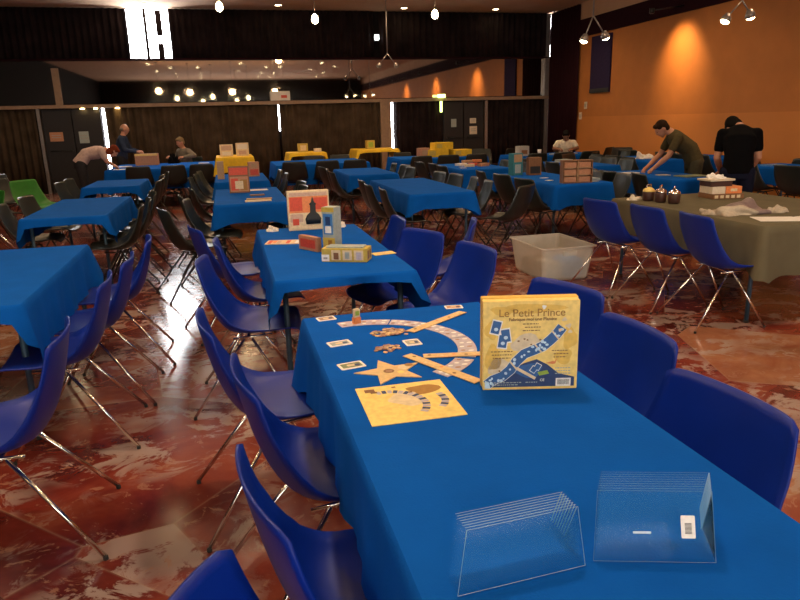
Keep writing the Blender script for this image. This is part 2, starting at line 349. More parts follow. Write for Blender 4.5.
# ---------------------------------------------------------------- lamps
def downlight():
    e = empty('downlight', (0, 0, 0))
    MB().lathe([(.085, 0), (.10, -.012), (.10, 0)], 'trim_metal', 16).build('ring', e)
    MB().lathe([(.075, -.002), (.075, -.006)], 'bulb_hot', 16).build('diffuser', e); return e
dl = downlight(); first = True
DP = [(x, y, CEIL) for (x, y) in ((-1.55, 17.85), (1.58, 17.72), (4.79, 17.9), (7.3, 17.9))]+[(x, y, CEIL) for (x, y, z) in ceil_spots]+[(x, y, LOWC) for (x, y, z) in low_spots]+[(2.0, 9.5, CEIL), (5.6, 13.5, CEIL), (-1.2, 9.5, CEIL), (-1.6, 13.5, CEIL), (2, 13.4, CEIL)]+[(x, y, CEIL) for y in (5.2, .8, -3.5, -6.5) for x in (-2.2, -.9, 2.4, 3.1, 5.9)]
rows = {}
for i, (x, y, z) in enumerate(sorted(DP, key=lambda p: (-p[1], p[0]))):
    o = dl if i == 0 else copy_tree(dl)
    o.location = (x, y, z)
    if y > 17: lab = '%s of the four recessed round ceiling lights nearest the back curtain' % ('leftmost', 'second', 'third', 'rightmost')[[-1.55, 1.58, 4.79, 7.3].index(x)]; g = 'ceiling lights by the curtain'
    else: lab = 'round recessed ceiling light seen only in the mirror band'; g = 'ceiling lights in the mirror'
    tag(o, lab, 'ceiling light', g)
for y in (12.6, 7.6, 2.6):
    b = MB(); b.lathe([(.05, .04), (.05, -.05), (.035, -.06)], 'black_steel', 12); b.tube([(0, 0, .0), (.73, 0, .10)], .014, 'black_steel', 8); o = b.build('wall_washer', label='small spotlight under the beam washing the orange wall at %s' % {12.6: 'its far part', 7.6: 'its middle', 2.6: 'its near part'}[y], cat='spotlight'); o.location = (8.45, y, 3.50)
def pendant(x, y, z, lab, zc=CEIL, grp=None):
    e = empty('pendant_lamp', (x, y, z), 0, lab, 'lamp', grp)
    t = MB(); t.tube([(0, 0, .08), (0, 0, zc-z)], .006, 'black_steel', 6); t.lathe([(.05, zc-z-.03), (.05, zc-z)], 'black_steel', 12); t.build('cord', e)
    MB().lathe([(.012, .10), (.022, .06), (.03, .05)], 'black_steel', 12).build('socket', e)
    if y > 3:
        l = bpy.data.lights.new('pendant_light', 'POINT'); l.energy = 34; l.color = (1, .60, .30); l.shadow_soft_size = .09
        lo = bpy.data.objects.new('pendant_light', l); COL.objects.link(lo); lo.location = (x, y, z-.02)
    MB().lathe([(.02, .055), (.055, .01), (.07, -.05), (.055, -.10), (.02, -.125), (.003, -.13)], 'bulb_hot', 14).build('bulb', e)
pendant(.15, 14, 3.72, 'pendant bulb at the top edge, above the mirror sign, leftmost')
pendant(1.94, 14, 3.52, 'teardrop pendant bulb hanging before the upper curtain, middle one')
pendant(4.39, 14, 3.63, 'teardrop pendant bulb hanging before the upper curtain, rightmost')
for i, (x, y, z) in enumerate(((-1.3, 3.2, 3.05), (-.3, 2.4, 2.9), (.6, 4.0, 3.0), (1.4, 1.5, 2.85), (-2.0, 1.0, 2.9), (-2.6, 3.8, 3.1), (2.6, 3.2, 3.05), (3.2, .6, 2.9), (-.8, .2, 2.75), (.9, -1.2, 2.8))):
    pendant(x, y, z, 'warm pendant bulb seen as a small glowing dot in the mirror band', LOWC, 'pendant bulbs in the mirror')
def vlamp(loc, zj, heads, lab, zc=CEIL, on=True):
    e = empty('twin_spotlight', loc, 0, lab, 'spotlight')
    x, y, z = loc
    t = MB(); t.tube([(0, 0, 0), (0, 0, zc-z)], .012, 'trim_metal', 8); t.lathe([(.06, zc-z-.03), (.06, zc-z)], 'trim_metal', 12); t.build('stem', e)
    for (hx, hy, hz) in heads:
        d = Vector((hx-x, hy-y, hz-z)); a = MB().tube([(0, 0, 0), d], .010, 'trim_metal', 8).build('arm', e)
        X = Matrix.Translation(d) @ (Vector((d.x*.6, 0, -.25))).to_track_quat('-Z', 'Y').to_matrix().to_4x4()
        h = MB().lathe([(.03, .05), (.055, .0), (.065, -.05), (.06, -.05), (.05, 0), (.02, .03)], 'trim_metal', 14, X).build('spot_head', e)
        MB().lathe([(.05, -.048), (.045, -.062), (.02, -.075), (.004, -.078)], 'bulb_hot' if on else 'grey_card', 12, X).build('bulb', h)
vlamp((5.118, 9, 2.86), 0, [(5.0, 9, 2.57), (5.31, 9, 2.61)], 'twin spotlight on a thin stem hanging before the violet panel')
vlamp((6.27, 7.5, 2.83), 0, [(6.07, 7.5, 2.63), (6.40, 7.5, 2.68)], 'twin spotlight hanging against the orange wall, top right')
vlamp((3.9, 16.2, 3.05), 0, [(3.7, 16.2, 2.8), (4.1, 16.2, 2.8)], 'unlit twin spotlight seen against the mirror band', on=False)
# ---------------------------------------------------------------- tables and cloths
def table(x0, x1, y0, y1, lab, cl, clab, sd=.24, ed=.16, zt=.742, name='folding_table', seed=0, board=None):
    cx, cy = (x0+x1)/2, (y0+y1)/2; a, b = (x1-x0)/2, (y1-y0)/2
    e = empty(name, (cx, cy, 0), 0, lab, 'table')
    zt0 = zt-.004
    MB().box(-a+.006, a-.006, -b+.006, b-.006, zt0-.025, zt0-.001, 'table_board', None, .004).build('tabletop', e)
    for sy in (-1, 1):
        for sx in (-1, 1):
            t = MB(); t.tube([(sx*(a-.06), sy*(b-.14), zt0-.026), (sx*(a-.06), sy*(b-.14), .012)], .016, 'table_leg', 10); t.lathe([(.02, 0), (.02, .018)], 'rubber', 10, XF((sx*(a-.06), sy*(b-.14), 0))); t.build('leg', e)
        MB().tube([(-a+.06, sy*(b-.14), zt0-.05), (a-.06, sy*(b-.14), zt0-.05)], .012, 'table_leg', 8).build('frame_bar', e)
    # cloth
    rnd = random.Random(seed); per = []
    n1, n2 = max(10, int((x1-x0)/.035)), max(14, int((y1-y0)/.045)); rc = .012
    def side(p, q, nrm, n, drop):
        for i in range(n+1):
            t = i/n; per.append((p[0]+(q[0]-p[0])*t, p[1]+(q[1]-p[1])*t, nrm, drop, t, n))
    side((-a+rc, -b), (a-rc, -b), (0, -1), n1, ed); cor1 = len(per)
    side((a, -b+rc), (a, b-rc), (1, 0), n2, sd)
    side((a-rc, b), (-a+rc, b), (0, 1), n1, ed)
    side((-a, b-rc), (-a, -b+rc), (-1, 0), n2, sd)
    N = len(per); vs = []; fs = []; rows = 7; fr = rnd.uniform(12, 18); ph = rnd.uniform(0, 6)
    for (x, y, nr, dr, t, n) in per: vs.append((x-nr[0]*.006, y-nr[1]*.006, zt))
    for (x, y, nr, dr, t, n) in per: vs.append((x+nr[0]*.003, y+nr[1]*.003, zt-.008))
    L = 0
    for j in range(1, rows+1):
        tj = j/rows
        for k, (x, y, nr, dr, t, n) in enumerate(per):
            ln = (x1-x0) if nr[0] == 0 else (y1-y0); dc = min(t, 1-t)*ln
            g = math.exp(-(dc/.10)**2); other = sd if dr == ed else ed
            d = dr+(((dr+other)/2)-dr)*math.exp(-(dc/.012)**2)+g*.05*min(1, dr/.2)
            s = x+y*1.3
            fold = .010*math.sin(s*fr+ph)+.006*math.sin(s*fr*2.3+1)
            o = .004+.012*tj+fold*tj+g*.045*tj*min(1, dr/.15)
            d *= 1+.035*math.sin(s*3.1+ph)
            cn = math.exp(-(dc/.03)**2)*.5
            sgn = -1 if t < .5 else 1
            tx = ({(0, -1): (1, 0), (1, 0): (0, 1), (0, 1): (-1, 0), (-1, 0): (0, -1)}[nr])
            vs.append((x+nr[0]*o+tx[0]*sgn*cn*o, y+nr[1]*o+tx[1]*sgn*cn*o, zt-.008-(d-.008)*tj))
    for j in range(rows+1):
        for k in range(N):
            q = (k+1) % N; fs.append((j*N+k, (j+1)*N+k, (j+1)*N+q, j*N+q)[::-1])
    top = MB(); top.add(vs, fs, cl, True)
    # top grid with faint creases
    gx, gy = 8, max(8, int((y1-y0)/.12)); gv = []
    for j in range(gy+1):
        for i in range(gx+1):
            x = -a+.006+(2*a-.012)*i/gx; y = -b+.006+(2*b-.012)*j/gy; gv.append((x, y, zt))
    gf = [(j*(gx+1)+i, j*(gx+1)+i+1, (j+1)*(gx+1)+i+1, (j+1)*(gx+1)+i) for j in range(gy) for i in range(gx)]
    top.add(gv, gf, cl, True)
    o = top.build('tablecloth', label=clab, cat='tablecloth'); o.location = (cx, cy, 0)
    return e
TB = {
 'A': (.25, 1.03, .25, 2.69, 'the large foreground table', .26, .24),
 'B': (.19, .95, 3.41, 5.23, 'the game table behind the foreground one', .24, .05),
 'C': (-.15, .61, 7.08, 8.85, 'the table with the red box and flat books', .22, .19),
 'C2': (-.17, .59, 9.95, 11.6, 'the small table just before the yellow one', .22, .16),
 'D': (-1.74, -.98, 3.36, 5.05, 'the nearest left-hand table', .28, .07),
 'E': (-1.87, -1.12, 6.75, 8.55, 'the second table back on the left', .24, .07),
 'F': (-1.95, -1.2, 10.1, 11.4, 'the third table back on the left', .22, .09),
 'J1': (-2.25, -.22, 14.0, 16.2, 'the wide left back table the bending woman leans on', .3, .4),
 'J2': (.95, 2.8, 13.4, 15.1, 'the wide back table right of the yellow one', .3, .4),
 'G': (1.91, 2.67, 7.09, 9.15, 'the empty bright blue table in the centre', .24, .17),
 'H': (1.8, 2.56, 10.14, 11.7, 'the empty table behind the central one', .24, .17),
 'J3': (3.55, 5.45, 13.7, 15.0, 'the back table before the yellow boxes', .3, .3),
 'K': (3.62, 4.48, 10.2, 11.8, 'the table with the spread pile of games', .24, .25),
 'L': (3.74, 4.5, 7.27, 9.22, 'the table with the partitioned brown box', .24, .26),
 'M': (5.2, 5.95, 7.1, 8.7, 'the table the olive-shirted man leans on', .24, .22),
 'N': (7.05, 7.8, 10.3, 11.8, 'the table with white papers in the right back', .24, .22),
 'N2': (5.4, 6.15, 9.75, 11.3, 'the table directly behind the partitioned box', .24, .22),
 'O': (7.5, 8.25, 7.3, 8.7, 'the blue table right of the man in black', .24, .22),
 'P': (8.3, 9.0, 10.0, 11.6, 'the table close to the orange wall', .24, .22),
 'RR': (5.85, 7.7, 13.0, 14.0, 'the dark table before the seated man in white', .3, .3),
 'I': (3.6, 5.04, 3.87, 5.83, 'the wide grey-green table on the right', .30, .36),
}
for i, (k, (x0, x1, y0, y1, d, sd, ed)) in enumerate(TB.items()):
    dd = d.replace('the ', '', 1)
    cl = {'I': 'cloth_grey'}.get(k, 'cloth_blue'); cn = {'I': 'grey-green', 'RR': 'blue'}.get(k, 'blue')
    table(x0, x1, y0, y1, 'folding table under a %s cloth: %s' % (cn, dd), cl, '%s paper cloth draped over %s' % (cn, dd), sd, ed, seed=i+3)
YT = {'Y1': (-.15, .55, 15.1, 16.4, .84, 'yellow-covered table left of centre before the back curtain'), 'Y2': (1.45, 2.3, 15.9, 16.9, .86, 'yellow-covered table in the middle before the back curtain'), 'Y3': (3.05, 4.05, 15.9, 16.9, .88, 'yellow-covered table beside the tan pillar')}
YT['Y1'] = (-.16, .52, 13.0, 14.2, .95, YT['Y1'][5])
for i, (k, (x0, x1, y0, y1, z, d)) in enumerate(YT.items()):
    table(x0, x1, y0, y1, 'raised %s' % d, 'cloth_yellow', 'bright yellow cloth on the %s' % d.replace('yellow-covered ', ''), .28, .26 if k == 'Y1' else .07, z, 'display_table', 40+i)
# ---------------------------------------------------------------- chairs
def lerp_prof(P, t):
    t = max(0, min(1, t))*(len(P)-1); i = min(int(t), len(P)-2); f = t-i
    def cr(a, b, c, d): return .5*((2*b)+(-a+c)*f+(2*a-5*b+4*c-d)*f*f+(-a+3*b-3*c+d)*f**3)
    g = lambda k: P[max(0, min(len(P)-1, k))]
    return [cr(g(i-1)[q], g(i)[q], g(i+1)[q], g(i+2)[q]) for q in range(len(P[0]))]
PROF = [(0.255, 0.412, 0.21), (0.22, 0.438, 0.233), (0.13, 0.437, 0.252), (0.03, 0.426, 0.263), (-0.07, 0.42, 0.267), (-0.145, 0.44, 0.269), (-0.195, 0.5, 0.267), (-0.228, 0.58, 0.26), (-0.252, 0.665, 0.25), (-0.27, 0.745, 0.237), (-0.285, 0.818, 0.223)]
def shell_mesh(m):
    nu, nv = 22, 14; bm = bmesh.new(); g = []
    for i in range(nu+1):
        row = []
        for j in range(nv+1):
            v = -1+2*j/nv; av = abs(v); u = i/nu
            lo = .05*av**5; hi = 1-.030*av**10; t = lo+(hi-lo)*u
            y, z, wd = lerp_prof(PROF, t)
            bend = math.exp(-((t-.52)/.20)**2); back = max(0, min(1, (t-.55)/.2)); seat = 1-max(0, min(1, (t-.35)/.2))
            z += seat*.022*av**3+bend*.055*av**2.4; y += bend*.062*av**2.2+back*.034*av**2
            row.append(bm.verts.new((v*wd*(1-.05*(av**8)), y, z)))
        g.append(row)
    for i in range(nu):
        for j in range(nv): bm.faces.new((g[i][j], g[i][j+1], g[i+1][j+1], g[i+1][j]))
    bmesh.ops.recalc_face_normals(bm, faces=bm.faces[:])
    bmesh.ops.solidify(bm, geom=bm.faces[:], thickness=.007)
    return MB().bm(bm, m, None, True)
def make_chair(pm, lm):
    e = empty('shell_chair')
    shell_mesh(pm).build('seat_shell', e)
    for sx in (-1, 1):
        for (fx, fy) in ((.245, .215), (.262, -.335)):
            ax = (sx*.155, -.03 + (.02 if fy > 0 else -.02), .402)
            t = MB(); t.tube([ax, (sx*fx, fy, .012)], .0085, lm, 8); t.lathe([(.0095, 0), (.0095, .014), (.0085, .016)], 'rubber', 8, XF((sx*fx, fy, 0))); t.build('leg', e)
    b = MB(); b.tube([(-.16, -.03, .404), (.16, -.03, .404)], .009, lm, 8); b.tube([(-.155, .10, .417), (-.155, -.11, .405)], .007, lm, 8); b.tube([(.155, .10, .417), (.155, -.11, .405)], .007, lm, 8); b.build('seat_bracket', e)
    return e
PROTO = {'blue': make_chair('plastic_blue', 'chrome'), 'dark': make_chair('plastic_dark', 'black_steel'), 'green': make_chair('plastic_green', 'chrome')}
USED = set()
def chair(kind, x, y, rz, lab, group=None):
    p = PROTO[kind]
    o = p if kind not in USED else copy_tree(p)
    USED.add(kind); o.location = (x, y, 0); o.rotation_euler = (0, 0, R(rz)); tag(o, lab, 'chair', group); return o
E_, W_ = -90, 90          # facing +x / facing -x
G1 = 'blue chairs left of the foreground table'; G2 = 'blue chairs right of the foreground table'
chair('blue', 0.122, 2.571, -84, 'blue shell chair farthest along the left side of the foreground table', G1)
chair('blue', 0.246, 1.956, -83, 'blue shell chair second from the far end, left of the foreground table', G1)
chair('blue', 0.255, 1.312, -80, 'large blue shell chair nearest the left front of the foreground table', G1)
chair('blue', .09, .78, -113, 'blue shell chair cut off by the bottom edge, left of foreground table', G1)
chair('blue', 0.97, 1.345, 96, 'blue shell chair nearest on the right side of the foreground table', G2)
chair('blue', 1.08, 1.935, 92, 'blue shell chair second on the right side of the foreground table', G2)
chair('blue', 1.15, 2.49, 107, 'blue shell chair behind the gold game box', G2)
G3 = 'blue chairs around the second table'
chair('blue', 1.12, 3.55, 101, 'blue shell chair right of the gap between the two game tables', G3)
chair('blue', 1.0, 4.14, 114, 'blue shell chair at the front right side of the game table behind', G3)
chair('blue', 1.45, 4.62, 70, 'blue shell chair pulled out, seen edge-on, right of the game table', G3)
chair('blue', .98, 4.90, 90, 'blue shell chair at the far right side of the game table behind', G3)
chair('blue', .08, 3.72, -95, 'blue shell chair at the near left side of the game table behind', G3)
chair('blue', .16, 4.36, -88, 'blue shell chair in the middle left side of the game table behind', G3)
chair('blue', -.02, 5.12, -75, 'blue shell chair at the far left side of the game table behind', G3)
G4 = 'blue chairs beside the nearest left table'
chair('blue', -1.22, 2.0, 72, 'blue shell chair at the left edge, nearest in the left row', G4)
chair('blue', -.90, 2.58, 93, 'blue shell chair second from the camera in the left row', G4)
chair('blue', -.88, 3.48, 92, 'blue shell chair third from the camera in the left row', G4)
chair('blue', -.84, 4.02, 90, 'blue shell chair fourth from the camera in the left row', G4)
chair('blue', -.80, 4.66, 95, 'blue shell chair farthest in the left row', G4)
G5 = 'blue chairs at the grey-green table'
chair('blue', 3.36, 5.28, -80, 'blue shell chair farthest along the grey-green table, beside the plastic bin', G5)
chair('blue', 3.46, 4.70, -88, 'blue shell chair in the middle of the grey-green table side', G5)
chair('blue', 3.50, 4.13, -96, 'blue shell chair nearest along the grey-green table side', G5)
# dark chairs: (table, side, list of y, jitter)
ORD = ['nearest', 'second', 'third', 'fourth', 'fifth', 'sixth']
SHORT = dict(C='the red-box table', C2='the table before the yellow one', D='the nearest left table', E='the second left table', F='the third left table', J1='the wide left back table', J2='the wide centre back table',
 G='the central empty blue table', H='the table behind the central one', J3='the yellow-carton table', K='the table with spread games', L='the partitioned-box table', M='the olive-shirted man\'s table', N='the white-bag table', N2='the table behind the partitioned box',
 O='the table right of the black-shirted man', P='the table by the orange wall', RR='the white-shirted man\'s table')
def row(k, side, ys, off=.02, jit=10, rnd=random.Random(5), kind='dark', word='dark'):
    x0, x1, y0, y1, d, sd, ed = TB[k]
    for i, y in enumerate(ys):
        dx = off+rnd.uniform(-.05, .05)
        x = x0-dx-.02 if side == 'left' else x1+dx+.02
        chair(kind, x, y, (-90 if side == 'left' else 90)+rnd.uniform(-jit, jit), '%s shell chair, %s on the %s side of %s' % (word, ORD[i], side, SHORT[k]), 'chairs at %s' % SHORT[k])
row('E', 'right', [6.75, 7.3, 7.95, 8.5]); row('E', 'left', [7.5, 8.3])
row('F', 'right', [9.95, 10.5, 11.1, 11.7]); row('F', 'left', [10.3, 10.9])
row('D', 'left', [3.7, 4.4])
row('C', 'left', [7.0, 7.55, 8.4]); row('C', 'right', [7.3, 8.0, 8.6])
chair('dark', -.34, 6.42, -72, 'dark shell chair alone in the aisle between the left and middle tables')
row('C2', 'left', [10.1, 10.8, 11.4]); row('C2', 'right', [10.2, 10.9])
row('G', 'left', [7.2, 7.75, 8.4]); row('G', 'right', [7.5, 8.05, 8.6, 9.1])
chair('dark', 2.98, 6.95, 40, 'dark shell chair at the near right corner of the central blue table')
row('H', 'left', [10.1, 10.7, 11.4]); row('H', 'right', [10.3, 10.9, 11.5])
row('K', 'left', [10.4, 11.0, 11.6]); row('K', 'right', [10.4, 11.1])
row('L', 'left', [7.55, 8.3, 8.95]); row('L', 'right', [7.5, 8.1, 8.8])
row('M', 'left', [7.4, 8.0, 8.5]); row('M', 'right', [7.15])
row('N', 'left', [10.5, 11.1, 11.6]); row('N', 'right', [10.5, 11.2])
row('N2', 'left', [10.1, 10.7, 11.2]); row('N2', 'right', [10.0, 10.6, 11.1])
row('O', 'left', [7.5, 8.2]); row('O', 'right', [7.6, 8.3])
row('P', 'left', [10.2, 10.9, 11.4])
def endrow(k, side, xs, rnd=random.Random(9)):
    x0, x1, y0, y1, d, sd, ed = TB[k]
    for i, x in enumerate(xs):
        y = y0-.05 if side == 'near' else y1+.05
        chair('dark', x, y+rnd.uniform(-.05, .05), (0 if side == 'near' else 180)+rnd.uniform(-9, 9), 'dark shell chair, %s from left on the %s side of %s' % (['first', 'second', 'third', 'fourth'][i], side, SHORT[k]), 'chairs at %s' % SHORT[k])
endrow('J1', 'near', [-1.6, -1.0, -.45]); endrow('J2', 'near', [1.3, 1.9, 2.45]); endrow('J3', 'near', [3.9, 4.5, 5.1]); endrow('J3', 'far', [4.0, 4.8])
endrow('RR', 'near', [6.1, 6.7, 7.3]); endrow('J2', 'far', [1.9, 2.5])
for i, (x, y) in enumerate(((5.9, 15.3), (6.6, 15.5), (8.4, 14.2), (8.5, 13.4), (8.3, 12.7), (7.0, 12.5), (7.7, 12.45), (8.7, 9.3), (8.6, 8.7), (6.6, 11.9))):
    chair('dark', x, y, random.uniform(0, 360), 'dark shell chair standing loose near the orange wall, %s' % ['by the back corner', 'behind the dark table', 'against the wall, farthest', 'against the wall, middle', 'against the wall, nearer', 'before the dark table', 'right of the dark table', 'behind the table at right edge', 'at right edge', 'in the middle aisle'][i], 'loose dark chairs at right')
# left far stacks
for i, (x, y) in enumerate(((-3.4, 9.6), (-3.0, 10.1), (-3.5, 10.6), (-3.9, 10.0), (-3.8, 11.3), (-3.2, 11.6), (-4.2, 12.6), (-3.5, 12.9), (-4.4, 10.8))):
    chair('dark', x, y, random.uniform(-120, -50), 'dark shell chair at far left, %s' % ['front of the cluster', 'right of the cluster front', 'in the cluster middle', 'left in the cluster', 'behind the green chairs', 'right behind the green chairs', 'near the left door', 'beside the door post', 'at the photo edge'][i], 'dark chairs at far left')
chair('green', -2.42, 6.55, -60, 'bright green shell chair cut by the left photo edge')
chair('green', -2.95, 9.2, 120, 'green shell chair, left of the two before the far-left door')
chair('green', -2.75, 11.0, 230, 'green shell chair, right of the two before the far-left door')
# ---------------------------------------------------------------- foreground game
ZT = .7425
def text_mesh(txt, size, m, X, name='t', align='CENTER', bold=.012):
    cu = bpy.data.curves.new(name, 'FONT'); cu.body = txt; cu.size = size; cu.align_x = align; cu.extrude = .0002; cu.offset = size*bold
    o = bpy.data.objects.new(name, cu); COL.objects.link(o); dg = bpy.context.evaluated_depsgraph_get(); dg.update()
    me = bpy.data.meshes.new_from_object(o.evaluated_get(dg)); vs = [v.co[:] for v in me.vertices]; fs = [list(p.vertices) for p in me.polygons]
    bpy.data.objects.remove(o); bpy.data.curves.remove(cu); bpy.data.meshes.remove(me)
    return vs, fs, m, X
# gold game box standing on its edge, back side to the camera (local: x width, z height, y depth away)
gb = empty('game_box', (.815, 1.705, ZT), math.atan2(-.07, .27), 'gold upright square board game box with Le Petit Prince title on foreground table', 'game box')
W2, HH, DD = .139, .272, .058
MB().box(-W2, W2, 0, .034, 0, HH, 'gold_pale', None, .0015).build('box_base', gb)
lid = MB(); lid.box(-W2-.002, W2+.002, .030, DD, -.0, HH+.003, 'gold', None, .0015); lid.build('box_lid', gb)
def art(mb, outline, m, lift=.0006):           # flat printed shape on the front face, outline in (x, z)
    n = len(outline); vs = [(x, -lift, z) for x, z in outline]
    mb.add(vs, [tuple(range(n))], m, False)
def strip(mb, c, wd, m, lift):
    L = []; Rr = []
    for i, p in enumerate(c):
        a = Vector(c[max(0, i-1)]); b = Vector(c[min(len(c)-1, i+1)]); d = (b-a).normalized(); n = Vector((-d.y, d.x))
        L.append(Vector(p)+n*wd/2); Rr.append(Vector(p)-n*wd/2)
    for i in range(len(c)-1): art(mb, [L[i], L[i+1], Rr[i+1], Rr[i]], m, lift)
A_ = MB()
def P2(px, py): return (-W2+(px/97.)*2*W2, HH-(py/95.)*HH)      # face coordinates: 97 wide, 95 high
def blob(cx, cy, rx, ry, n=18, wob=.15, seed=1):
    rn = random.Random(seed); ks = [1+wob*math.sin(k*2*math.pi/n*3+seed)+rn.uniform(-wob, wob)*.4 for k in range(n)]
    return [P2(cx+rx*ks[k]*math.cos(2*math.pi*k/n), cy+ry*ks[k]*math.sin(2*math.pi*k/n)) for k in range(n)]
# darker gold margins and clouds
for k, (cx, cy, rx, ry, mm) in enumerate(((10, 60, 8, 14, 'gold'), (88, 40, 7, 12, 'gold'), (50, 8, 30, 5, 'gold'), (20, 10, 12, 5, 'gold'), (82, 60, 9, 8, 'gold'), (8, 30, 6, 10, 'gold'), (45, 45, 16, 10, 'cream'), (18, 70, 14, 9, 'cream'))): art(A_, blob(cx, cy, rx, ry, seed=k), mm, .0003)
hill = [P2(3, 92), P2(3, 84), P2(16, 78), P2(30, 72), P2(42, 66), P2(55, 62), P2(66, 68), P2(78, 78), P2(94, 82), P2(94, 92)]
art(A_, hill, 'navy_print', .0005)
art(A_, blob(47, 74, 14, 8, seed=4), 'night_blue', .0006)
path = [(4, 89), (10, 84), (20, 80), (28, 73), (34, 64), (42, 56), (52, 52), (61, 48), (68, 42), (74, 36), (80, 28)]
strip(A_, [P2(*p) for p in path], .033, 'white_print', .0008); strip(A_, [P2(*p) for p in path], .030, 'night_blue', .0010)
for i, (a, b) in enumerate(((31, 68), (56, 50), (73, 36))): strip(A_, [P2(a-4, b-5), P2(a+4, b+5)], .005, 'cream', .0012)
rn = random.Random(3)
for i in range(34):
    t = rn.uniform(0, len(path)-1.01); k = int(t); f = t-k; x = path[k][0]*(1-f)+path[k+1][0]*f+rn.uniform(-3.6, 3.6); y = path[k][1]*(1-f)+path[k+1][1]*f+rn.uniform(-3.2, 3.2)
    art(A_, blob(x, y, rn.uniform(.9, 2.0), rn.uniform(.9, 2.0), 8, 0, i), 'sky_dot', .0013)
for (cx, cy, an) in ((13, 27, 14), (23, 36, -8), (20, 42, 8), (52, 73, 35), (56, 70, 30)):       # tile pictures
    for s, mm, l in ((1, 'white_print', .0012), (.82, 'night_blue', .0014)):
        hx, hy = (5.2*s, 8.0*s) if cx < 40 else (3.2*s, 3.6*s); a = R(an)
        art(A_, [P2(cx+x*math.cos(a)-y*math.sin(a), cy+x*math.sin(a)+y*math.cos(a)) for x, y in ((-hx, -hy), (hx, -hy), (hx, hy), (-hx, hy))], mm, l+cx*1e-5)
    art(A_, blob(cx, cy+2, 2.2, 2, 8, 0, 2), 'sky_dot', .0018)
strip(A_, [P2(34, 71), P2(44, 77), P2(54, 83)], .009, 'cream', .0015)
for (x0, x1, y) in [(40, 56, 24), (42, 58, 27.5), (40, 57, 31), (8, 30, 53), (9, 29, 56.5), (10, 28, 60), (70, 86, 53), (72, 87, 56.5), (72, 85, 60), (9, 40, 87), (44, 56, 87), (9, 36, 89.5), (74, 90, 72), (74, 90, 75), (74, 90, 78)]:
    x = x0
    while x < x1:
        l = rn.uniform(1.2, 3.2); art(A_, [P2(x, y-.5), P2(min(x1, x+l), y-.5), P2(min(x1, x+l), y+.5), P2(x, y+.5)], 'brown_print' if y < 66 else 'greyblue', .0012); x += l+.8
art(A_, blob(70, 66, 4, 1.4, 10, .3, 5), 'orange_print', .0012); art(A_, [P2(72, 66), P2(76, 61), P2(74, 67)], 'orange_print', .0013)
for (x, y) in ((45, 41), (42, 40), (17, 74), (58, 41), (36, 42), (49, 46)): art(A_, blob(x, y, 1.2, .9, 8, .3, x), 'brown_print', .0012)
for (x, y, r_) in ((82, 20, 2.5), (86, 27, 3), (78, 31, 2), (88, 33, 2.2)): art(A_, blob(x, y, r_, r_*.8, 10, .3, x), 'cream', .0014)
art(A_, [P2(56, 76), P2(66, 74), P2(68, 78), P2(58, 80)], 'green_print', .0012)
art(A_, [P2(75, 83), P2(90.5, 83), P2(90.5, 92), P2(75, 92)], 'white_print', .0012)
x = 77.
while x < 89: l = rn.uniform(.25, .75); art(A_, [P2(x, 84.5), P2(x+l, 84.5), P2(x+l, 90), P2(x, 90)], 'black_print', .0015); x += l+.5
art(A_, [P2(2, 84), P2(6, 86), P2(8, 93), P2(2, 93)], 'sky_dot', .0014)
art(A_, blob(61, 6.5, 2.2, 2.2, 10, .25, 3), 'white_print', .0016)
FX = lambda px, py, l=.0018: Matrix.Translation((P2(px, py)[0], -l, P2(px, py)[1])) @ Matrix.Rotation(R(90), 4, 'X')
tx = [text_mesh('Le Petit Prince', .0325, 'gold_dark', FX(49, 16), bold=.004), text_mesh('Fabrique moi une Planète', .0135, 'brown_print', FX(50, 20.5)), text_mesh('CE', .011, 'white_print', FX(61, 86))]
for vs, fs, mm, X in tx: A_.add(vs, fs, mm, False, X)
A_.build('printed_front', gb, label='printed gold front with a blue winding path and the title')
# rule sheet
sh = MB(); X = XF((.449, 1.728, ZT), R(-1)); sh.box(-.133, .133, -.133, .133, 0, .0022, 'gold_pale', X)
def flat(mb, pts, m, X, z): mb.add([(x, y, z) for x, y in pts], [tuple(range(len(pts)))], m, False, X)
for k, (cx, cy, rx, ry, mm) in enumerate(((-.03, -.05, .07, .045, 'gold_pale'), (.06, .07, .05, .04, 'gold_dark'), (-.08, .08, .03, .03, 'gold_pale'), (.07, -.07, .045, .035, 'gold_pale'), (.0, .02, .05, .05, 'cream'))):
    flat(sh, [(cx+rx*(1+.2*math.sin(3*t+k))*math.cos(t), cy+ry*(1+.2*math.sin(2*t+k))*math.sin(t)) for t in [2*math.pi*q/20 for q in range(20)]], mm, X, .0024+k*.0001)
for (c0, c1, ra, a0, a1, n) in ((-.055, -.02, .10, 100, -35, 15), (.02, -.005, .085, 20, -40, 7)):
    for q in range(n):
        a = R(a0+(a1-a0)*q/(n-1)); cx, cy = c0+ra*math.cos(a), c1+ra*math.sin(a)
        flat(sh, [(cx+math.cos(a)*u*.011-math.sin(a)*v*.0065, cy+math.sin(a)*u*.011+math.cos(a)*v*.0065) for u, v in ((-1, -1), (1, -1), (1, 1), (-1, 1))], 'navy_print' if q % 2 else 'lavender_board', X, .0031)
for (cx, cy, w_, h_) in ((-.095, .10, .015, .012), (-.085, .085, .01, .006), (-.02, .11, .006, .005), (.02, .06, .006, .005)): flat(sh, [(cx-w_, cy-h_), (cx+w_, cy-h_), (cx+w_, cy+h_), (cx-w_, cy+h_)], 'brown_print', X, .0032)
sh.build('rule_sheet', label='yellow square printed rule sheet lying before the board game', cat='rule sheet')
